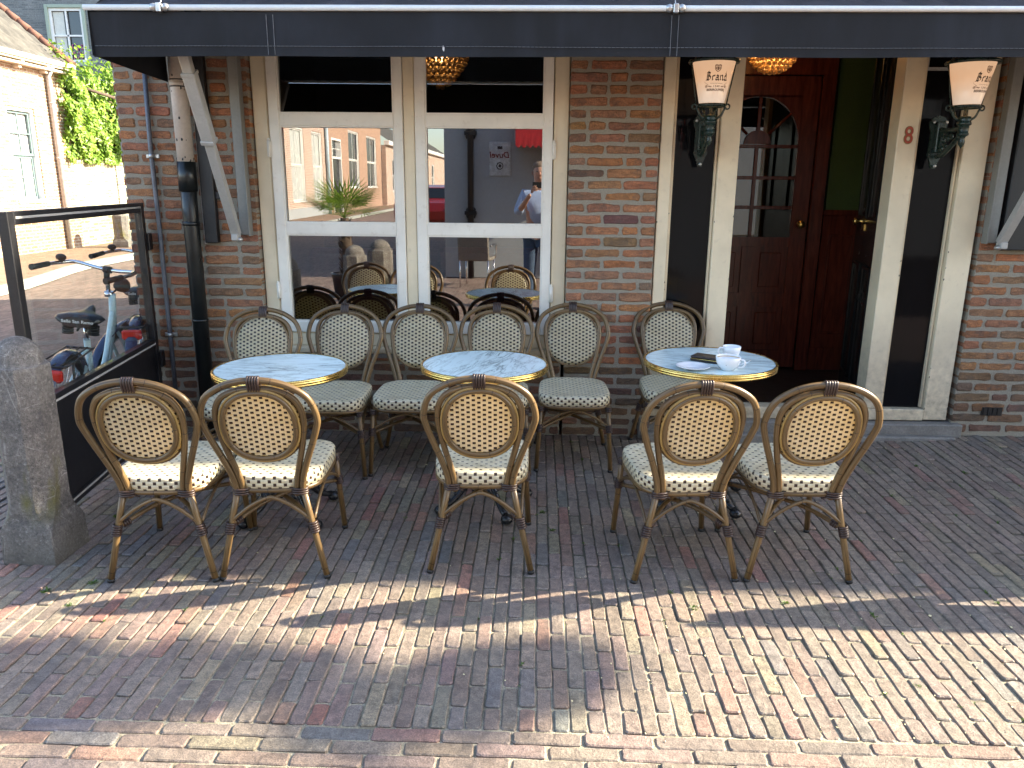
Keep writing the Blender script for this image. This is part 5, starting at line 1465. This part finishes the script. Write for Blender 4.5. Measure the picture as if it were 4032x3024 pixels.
def tree(loc, lab, h0, crown, nl, tr=.13, s=.07, seed=1):
    q = random.Random(seed); root = empty('street_tree', loc, 0, lab, 'tree', 'street trees')
    t_ = MB(); t_.tube(spline([(0,0,0),(.05,.02,h0*.4),(-.04,.05,h0*.8),(.02,0,h0+1.0)], 4), [tr*(1-.5*i/12) for i in range(13)], 10); t_.build('trunk', M['bark'], root)
    L = MB(); Br = MB(); lobes = []
    for (cx, cy, cz, cr) in crown:
        c = Vector((cx-loc[0], cy-loc[1], cz)); lobes.append((c, cr))
    for i in range(nl):
        c, rr = lobes[q.randrange(len(lobes))]
        d = Vector((q.gauss(0,1), q.gauss(0,1), q.gauss(0,.8))).normalized()*rr*q.random()**.4
        leaf(L, c+d, Vector((q.uniform(-1,1), q.uniform(-1,1), q.uniform(-.2,1))), q.uniform(.6,1.3)*s)
    nodes = [lobes[k][0]*.62+Vector((0,0,h0*.38)) for k in range(0, len(lobes), max(1, len(lobes)//5))]
    for nd in nodes: Br.tube(spline([(0,0,h0+.2), tuple(nd*.5+Vector((0,0,h0*.5+.25))), tuple(nd)], 4), .034, 6)
    for c, rr in lobes:
        nd = min(nodes, key=lambda p: (p-c).length); Br.tube(spline([tuple(nd), tuple(nd.lerp(c, .5)+Vector((0,0,.12))), tuple(c)], 3), .010, 5)
    Br.build('branches', M['bark'], root); L.build('crown', M['treeleaf'], root)
    return root
q_ = random.Random(11); lobes_ = []
for i in range(27):
    gx, gy, hh = (q_.uniform(-2.2, .0), q_.uniform(1.90, 2.24), q_.uniform(5.4, 7.0)) if i < 22 else (q_.uniform(-2.4, -.5), q_.uniform(.6, 1.6), q_.uniform(5.4, 7.0))
    lobes_.append((gx+1.7*hh, gy+.33*hh, hh, q_.uniform(.11, .22)))  # leaf clumps set along the sun direction from chosen ground shadow spots
for gx in (-2.9, -3.15, -3.4, -3.65, -3.9):
    for gy in (2.60, 2.78, 2.95): hh = q_.uniform(6.3, 6.8); lobes_.append((gx+1.7*hh, gy+.33*hh, hh, .17))  # extra clumps added to keep the sun off the near stone post
tree((10.2, .6, 0), 'street tree to the right, out of frame', 4.6, lobes_, 6000, s=.068, seed=5)

# ------------------------------------------------------------------ the street behind the camera (seen mirrored in the window)
def row_house(y0, y1, x, h, mat, lab, openings, roofh=2.0, sill=None):
    root = empty('row_house', (x, (y0+y1)/2, 0), 0, lab, 'house', 'row houses mirrored in the window')
    og = (x, (y0+y1)/2, 0)
    holes = [(o[0], o[1], o[2], o[3]) for o in openings]
    hp(wall_yz(x, .3, y0, y1, 0, h, holes), 'wall', mat, root, og)
    for o in openings:
        if o[4] == 'w': sash(root, og, o[0], o[1], o[2], o[3], x, M['rawwhite'], glass='palepane' if o[5] else 'houseglass', sub=1)
        else:
            f = MB(); a, c = o[0], o[1]
            f.box(x-.12, x+.02, a, a+.10, o[2], o[3]); f.box(x-.12, x+.02, c-.10, c, o[2], o[3]); f.box(x-.12, x+.02, a+.10, c-.10, o[3]-.10, o[3]); f.box(x-.12, x+.02, a+.10, c-.10, o[3]-.95, o[3]-.85)
            for k in range(5): f.box(x-.08, x-.05, a+.14+k*.16, a+.16+k*.16, o[3]-.85, o[3]-.1)
            f.box(x-.08, x-.05, a+.1, c-.1, o[3]-.5, o[3]-.47)
            fo = hp(f, 'door_frame', M['rawwhite'], root, og)
            d = MB(); d.box(x-.14, x-.10, a+.05, c-.05, o[2], o[3]-.05); d.v = [tuple(Vector(p)-Vector(og)) for p in d.v]; d.build('door', M['cardark'], fo)
    e = MB(); e.box(x-.1, x+.25, y0, y1, h, h+.28, b=.02); hp(e, 'cornice', M['rawwhite'], root, og)
    e = MB(); n = e.add([(x+.2, y0, h+.28), (x+.2, y1, h+.28), (x-3, y1, h+roofh+.3), (x-3, y0, h+roofh+.3), (x-.3, y0, 0), (x-6, y0, 0), (x-6, y0, h), (x-3, y0, h+roofh+.3), (x-.3, y0, h)]); e.face([n, n+1, n+2, n+3]); e.face([n+4, n+5, n+6, n+7, n+8]); hp(e, 'roof', M['tiles'], root, og)
    if sill: e = MB(); e.box(x, x+.05, y0, y1, 0, .5); hp(e, 'plinth', M['greystucco'], root, og)
    return root
FX = -9.1
row_house(-27.5, -12.0, FX, 4.9, M['red_brick'], 'sunlit red brick row house with white windows mirrored in the left pane', [(-15.2,-13.8,.9,3.5,'w',1), (-17.6,-16.0,.1,3.9,'d',0), (-20.7,-18.7,.8,3.7,'w',1), (-23.9,-21.9,.8,3.7,'w',1), (-27.0,-25.2,.8,3.7,'w',1)], sill=1)
row_house(-42, -27.6, FX+.1, 5.1, M['orange_brick'], 'sunlit orange brick row house with dark sash windows mirrored in the left pane', [(-30.4,-28.4,.1,3.6,'d',0), (-34.9,-32.2,1.3,4.2,'w',0), (-40.3,-37.2,1.3,4.2,'w',0)])
row_house(-70, -42.1, FX+.4, 3.9, M['red_brick'], 'low sunlit row house at the far end of the mirrored street', [(-46,-44.5,1,3.1,'w',0),(-50,-48.5,1,3.1,'w',0),(-55,-53,1,3.1,'w',0),(-61,-59,1,3.1,'w',0)])
b = MB(); b.tube([(FX+.10, -27.55, 0), (FX+.10, -27.55, 5.0)], .09, 10)
tag(b.build('gutter_pipe', plain('pale_blue_pipe', (.36,.46,.52), .5)), 'pale blue gutter pipe between the two mirrored row houses', 'gutter pipe')
gs = empty('grey_corner_building', (-1.49, -3.62, 0), 0, 'grey rendered building with black pipe mirrored in the right window', 'building')
b = MB(); b.box(0, 9, -9, 0, 0, 6.5); b.build('wall', M['greystucco'], gs)
b = MB(); b.tube([(.44, .07, 0), (.44, .07, 6.3)], .05, 14)
for z in (1.08, 2.35, 3.6):
    for (dx, dz) in ((-.06,0),(.06,0),(-.04,.05),(.04,.05),(-.04,-.05),(.04,-.05)): b.ball((.44+dx, .02, z+dz), .045, 8, sy=.3)
    b.box(.34,.54,.0,.12,z-.03,z+.03)
b.build('downpipe', M['black'], gs)
b = MB(); b.box(1.72, 2.7, -.05, .02, .1, 2.3); b.build('doorway', M['cafe_dark'], gs)
b = MB(); b.box(1.66, 1.72, -.02, .04, .1, 2.36); b.box(2.70, 2.76, -.02, .04, .1, 2.36); b.build('door_frame', M['cream'], gs)
ra_ = empty('red_awning', (-.30, -3.6, 2.07), 0, 'scalloped red awning mirrored in the top corner of the right pane', 'awning')
b = MB()
for i in range(24):
    x0 = .0+i*.09; n = b.add([(x0, .75, .30), (x0+.09, .75, .30), (x0+.09, .76, .07), (x0+.045, .765, .02), (x0, .76, .07), (x0, .745, .30), (x0+.09, .745, .30), (x0+.09, .0, .85), (x0, .0, .85)]); b.face([n, n+1, n+2, n+3, n+4]); b.face([n+5, n+6, n+7, n+8])
for s in (0, 2.16): n = b.add([(s, .75, .07), (s, .75, .30), (s, 0, .85), (s, 0, .07)]); b.face([n, n+1, n+2, n+3])
b.build('canvas', M['red_cloth'], ra_)
sg = empty('beer_sign', (-.57, -3.60, 1.95), 0, 'pale enamel beer sign with red lettering mirrored in the right window', 'sign')
b = MB(); b.box(-.175,.175,-.015,.0,-.27,.27,b=.004); b.box(-.15,.15,.0,.004,-.245,.245); b.build('plate', plain('pale_enamel', (.50,.52,.52), .25), sg)
b = MB(); addtext(b, 'Duvel', .135, lambda p: (-p.x, .0055, p.y+.06), bold=.002, shear=.15); b.build('lettering', M['red_paint'], sg)
b = MB()
b.lathe([(.045,0),(.058,0),(.058,.003),(.045,.003)], n=24, M=Matrix.Translation((0,.004,-.11)) @ Matrix.Rotation(R(-90), 4, 'X')); b.prism([(.022*math.cos(a), .028*math.sin(a)) for a in [q*PI/6 for q in range(12)]], 0, .002, M=Matrix.Translation((0,.006,-.11)) @ Matrix.Rotation(R(-90), 4, 'X')); b.box(-.04,.04,.004,.006,.155,.20); b.build('emblem', M['inktext'], sg)
# palm in a tub, posts, woven armchair, red car
pm = empty('palm', (-2.52, -1.25, 0), 0, 'small fan palm with hairy trunk mirrored in the left window', 'palm')
b = MB(); b.lathe([(.001,0),(.17,0),(.21,.30),(.22,.33),(.19,.33),(.18,.28),(.001,.27)], n=24); b.build('tub', M['black'], pm)
b = MB(); b.tube([(0,0,.25),(.02,0,.65),(0,0,1.08)], [.07,.075,.06], 12)
for i in range(160): a = rnd.uniform(0, 2*PI); z = rnd.uniform(.3,1.05); b.tube([(.065*math.cos(a), .065*math.sin(a), z), (.11*math.cos(a), .11*math.sin(a), z+.06)], [.008,.002], 4)
b.build('trunk', M['bark'], pm)
b = MB()
for i in range(22):
    a = i*2.4; el = .15+.9*((i*7) % 22)/22; d = Vector((math.cos(a)*math.cos(el), math.sin(a)*math.cos(el), math.sin(el))); base = Vector((0,0,1.08)); hub = base+d*.24
    side = d.cross(Vector((0,0,1))).normalized(); upv = side.cross(d)
    for k in range(17):
        t_ = (k-8)*.17; dd = (d*math.cos(t_)+side*math.sin(t_)).normalized(); L = .50*(1-.012*(k-8)**2*.6); w = upv.cross(dd)*0+side*.0+dd.cross(upv).normalized()*.009
        p0 = hub; p1 = hub+dd*L*.6+upv*.01; p2 = hub+dd*L+Vector((0,0,-.03))
        n = b.add([p0, p1+w, p2, p1-w]); b.face([n, n+1, n+2, n+3], None, (rnd.random(),)*3)
    n = b.add([base+side*.006, hub+side*.006, hub-side*.006, base-side*.006]); b.face([n, n+1, n+2, n+3], None, (.4,.4,.4))
b.build('fronds', M['palmleaf'], pm)
stone_post('stone_post', (-1.62, 1.12, 0), R(2), 'round topped stone post mirrored in the left pane, right of the palm trunk', .97, .13, 'stone posts')
stone_post('stone_post', (-2.02, .55, 0), R(5), 'shorter stone post mirrored in the left pane, left of the palm trunk', .86, .13, 'stone posts')
ac = empty('woven_armchair', (-.90, -2.3, 0), R(8), 'grey woven chair mirrored in the lower right window pane', 'chair')
b = MB(); b.box(-.24,.24,-.02,.02,.42,.98,b=.015,M=Matrix.Rotation(R(-8),4,'X')); b.build('backrest', plain('grey_wicker', (.20,.18,.155), .6, scale=60, bump=1, bd=.006), ac)
b = MB(); b.box(-.24,.24,-.45,-.03,.40,.45,b=.015); b.build('seat', plain('grey_wicker_seat', (.20,.18,.155), .6), ac)
for (x, y) in ((-.22,.03),(.22,.03),(-.22,-.42),(.22,-.42)): b = MB(); b.tube([(x,y,0),(x,y,.42)], .013, 8); b.build('leg', M['chrome'], ac)
for s in (-1, 1): b = MB(); b.tube(spline([(s*.25,0,.64),(s*.27,-.2,.65),(s*.26,-.42,.62),(s*.24,-.43,.42)], 4), .015, 8); b.build('armrest', M['chrome'], ac)
car = empty('parked_car', (-2.98, -17.0, 0), R(5), 'red parked car mirrored beside the grey building', 'car')
b = MB(); sec = []
prof = [(-2.0,.45,.80),(-1.95,.30,.95),(-1.2,.28,1.02),(-.75,.28,1.45),(.2,.28,1.50),(1.0,.28,1.42),(1.55,.28,1.05),(1.95,.32,.95),(2.05,.45,.70)]
rows = []
for (y, zb_, zt_) in prof:
    w = .86; tw = .62 if zt_ > 1.2 else .80; sh_ = min(zt_, .95)
    rows.append(b.add([(-w*.97,y,zb_),(-w,y,zb_+.2),(-w,y,sh_-.02),(-tw,y,zt_),(tw,y,zt_),(w,y,sh_-.02),(w,y,zb_+.2),(w*.97,y,zb_)]))
for j in range(len(rows)-1):
    for i in range(8): b.face([rows[j]+i, rows[j]+(i+1) % 8, rows[j+1]+(i+1) % 8, rows[j+1]+i], None, None, 0, False)
b.face([rows[0]+i for i in range(8)]); b.face([rows[-1]+i for i in reversed(range(8))])
b.build('body', M['red_paint'], car)
for s in (-1, 1):
    b = MB(); n = b.add([(s*.865,-1.0,1.0),(s*.865,1.35,1.0),(s*.655,.95,1.38),(s*.655,-.70,1.40)]); b.face([n, n+1, n+2, n+3] if s > 0 else [n+3, n+2, n+1, n]); b.build('side_window', M['cardark'], car)
b = MB(); n = b.add([(-.70,1.50,1.09),(.70,1.50,1.09),(.58,1.06,1.40),(-.58,1.06,1.40)]); b.face([n, n+1, n+2, n+3]); b.build('rear_window', M['cardark'], car)
for s in (-1, 1):
    b = MB(); b.box(s*.62-.12, s*.62+.12, 2.0, 2.06, .62, .85, b=.02); b.build('tail_light', M['red_refl'], car)
    for y in (-1.25, 1.30): b = MB(); b.tube([(s*.66,y,.31),(s*.87,y,.31)], .31, 24); b.build('wheel', M['rubber'], car)

# ------------------------------------------------------------------ the photographer
def skin(name, V, E, mat, parent, sub=1):
    me = bpy.data.meshes.new(name); me.from_pydata([v[0] for v in V], E, [])
    o = bpy.data.objects.new(name, me); COL.objects.link(o); o.parent = parent
    md = o.modifiers.new('Skin', 'SKIN'); md.use_smooth_shade = True
    for i, v in enumerate(V):
        sv = me.skin_vertices[0].data[i]; r_ = v[1]; sv.radius = (r_, r_) if not isinstance(r_, tuple) else r_; sv.use_root = (i == 0)
    s_ = o.modifiers.new('Sub', 'SUBSURF'); s_.levels = sub; s_.render_levels = sub
    me.materials.append(mat); return o
man = empty('person', (.06, -.42, 0), 0, 'man in light blue shirt and jeans taking the photo, mirrored in the window', 'person')
sk = plain('skin', (.50,.28,.20), .5, var=.06)
# coordinates relative to the man: he faces +y
BV = [((0,0,.98),.15),((0,0,1.18),.14),((0,-.01,1.36),(.17,.12)),((0,-.01,1.48),.075),((0,.0,1.56),.058),((0,.02,1.64),.085),((0,.02,1.73),.092),((0,.0,1.79),.065),
      ((-.19,-.01,1.43),.060),((-.27,.06,1.20),.046),((-.18,.26,1.33),.036),((-.115,.34,1.44),.026),
      ((.19,-.01,1.43),.060),((.27,.06,1.20),.046),((.16,.26,1.33),.036),((.075,.34,1.44),.026),
      ((-.10,0,.90),.095),((-.11,.01,.50),.065),((-.12,-.01,.10),.045),((-.125,.12,.04),.038),
      ((.10,0,.90),.095),((.11,.01,.50),.065),((.12,-.01,.10),.045),((.125,.12,.04),.038)]
BE = [(0,1),(1,2),(2,3),(3,4),(4,5),(5,6),(6,7),(2,8),(8,9),(9,10),(10,11),(2,12),(12,13),(13,14),(14,15),(0,16),(16,17),(17,18),(18,19),(0,20),(20,21),(21,22),(22,23)]
body = skin('body', BV, BE, sk, man, 2)
SV = [((0,0,1.02),.165),((0,0,1.18),.160),((0,-.01,1.36),(.185,.14)),((0,-.01,1.47),.085),((-.19,-.01,1.43),.078),((-.272,.05,1.20),.062),((-.225,.17,1.27),.055),((.19,-.01,1.43),.078),((.272,.05,1.20),.062),((.215,.17,1.27),.055)]
skin('shirt', SV, [(0,1),(1,2),(2,3),(2,4),(4,5),(5,6),(2,7),(7,8),(8,9)], plain('light_blue_shirt', (.36,.46,.66), .8, var=.12), man, 2)
skin('jeans', [((0,0,1.0),.160),((-.10,0,.88),.112),((-.11,.01,.50),.085),((-.12,-.01,.10),.070),((.10,0,.88),.112),((.11,.01,.50),.085),((.12,-.01,.10),.070)], [(0,1),(1,2),(2,3),(0,4),(4,5),(5,6)], plain('blue_jeans', (.06,.10,.17), .9, var=.2), man, 2)
for s in (-1, 1):
    b = MB(); b.ball((s*.122,.07,.045), .055, 12, sy=2.4, sz=.8); b.build('shoe', M['rubber'], man)
b = MB(); b.ball((0,-.015,1.765), .098, 14, sz=.72, sy=1.05); b.ball((0,-.055,1.70), .085, 12); b.build('hair', plain('grey_brown_hair', (.20,.14,.10), .8), man)
b = MB()
b.tube([(0,.108,1.70),(0,.128,1.672),(0,.112,1.662)], [.009,.014,.012], 8); 
for s in (-1, 1): b.ball((s*.095,.015,1.69), .022, 8, sx=.4, sz=1.3)
b.tube([(-.026,.100,1.632),(0,.108,1.630),(.026,.100,1.632)], .006, 6); b.build('face_features', plain('darker_skin', (.44,.22,.16), .5), man)
b = MB()
for s in (-1, 1): b.ball((s*.033,.098,1.708), .010, 8)
b.build('eyes', M['rubber'], man)
for s in (-1, 1):
    # palm behind the phone edge, four curled fingers of unequal length, thumb in front
    px_ = s*.085
    PV = [((s*.10,.345,1.450),.018),((s*.090,.370,1.475),.021),((s*.085,.385,1.505),.017)]
    skin('hand', PV, [(0,1),(1,2)], sk, man, 2)
    for k, (L, r_) in enumerate(((.060,.0085),(.068,.009),(.063,.0085),(.050,.0075))):
        z = 1.472+k*.017
        a = Vector((s*.088,.392,z)); q1 = a+Vector((-s*.004,.022,.004)); q2 = q1+Vector((-s*L*.45,.012,.003)); q3 = q2+Vector((-s*L*.45,-.006,0))
        skin('finger', [(tuple(a), r_),(tuple(q1), r_*.95),(tuple(q2), r_*.88),(tuple(q3), r_*.75)], [(0,1),(1,2),(2,3)], sk, man, 1)
    skin('thumb', [((s*.092,.368,1.475),.0105),((s*.074,.368,1.492),.0095),((s*.052,.374,1.505),.008)], [(0,1),(1,2)], sk, man, 1)
ph = empty('phone', (.045, -.030, 1.545), 0, 'dark phone held up sideways by the man in the window reflection', 'phone')
b = MB(); b.box(-.075,.075,-.006,.002,-.036,.036,b=.003); b.build('body', M['rubber'], ph)
b = MB(); b.box(-.071,.071,-.0072,-.0063,-.032,.032); b.build('screen', M['cardark'], ph)

# ------------------------------------------------------------------ light, sky, camera
SV_ = Vector((1.70, .33, 1.0)).normalized()
el = math.asin(SV_.z); az = math.atan2(SV_.x, SV_.y)     # azimuth clockwise from +y
sun = bpy.data.lights.new('sun', 'SUN'); sun.energy = 4.8; sun.angle = R(.53); sun.color = (1.0, .88, .67)
so = bpy.data.objects.new('sun', sun); COL.objects.link(so); so.rotation_euler = (-SV_).to_track_quat('-Z', 'Y').to_euler(); so.location = (20, 4, 14)
w = bpy.data.worlds.new('World'); scene.world = w; w.use_nodes = True
nt = w.node_tree; nt.nodes.clear()
sky = nt.nodes.new('ShaderNodeTexSky'); sky.sky_type = 'NISHITA'; sky.sun_disc = False; sky.sun_elevation = el; sky.sun_rotation = az; sky.dust_density = 1.2; sky.ozone_density = 1.0
bg = nt.nodes.new('ShaderNodeBackground'); bg.inputs['Strength'].default_value = .14
ow = nt.nodes.new('ShaderNodeOutputWorld'); nt.links.new(sky.outputs[0], bg.inputs[0]); nt.links.new(bg.outputs[0], ow.inputs[0])

cam = bpy.data.cameras.new('camera'); co = bpy.data.objects.new('camera', cam); COL.objects.link(co)
cam.sensor_width = 36; cam.lens = 36*1662/2212; cam.clip_start = .01; cam.clip_end = 3000
co.location = (0, 0, 1.56)
co.matrix_world = Matrix.Translation((0,0,1.56)) @ Matrix.Rotation(R(1.75), 4, 'Z') @ Matrix.Rotation(PI/2-R(14.6), 4, 'X') @ Matrix.Rotation(R(.5), 4, 'Z')
scene.camera = co
vs = scene.view_settings; vs.view_transform = 'Standard'; vs.look = 'None'; vs.gamma = 1.0; vs.exposure = 2.3
vs.use_curve_mapping = False
cy = scene.cycles
cy.max_bounces = 8; cy.diffuse_bounces = 4; cy.glossy_bounces = 4; cy.transmission_bounces = 6; cy.transparent_max_bounces = 12
cy.sample_clamp_indirect = 6.0; cy.caustics_reflective = False; cy.caustics_refractive = False
try: cy.use_denoising = True
except Exception: pass
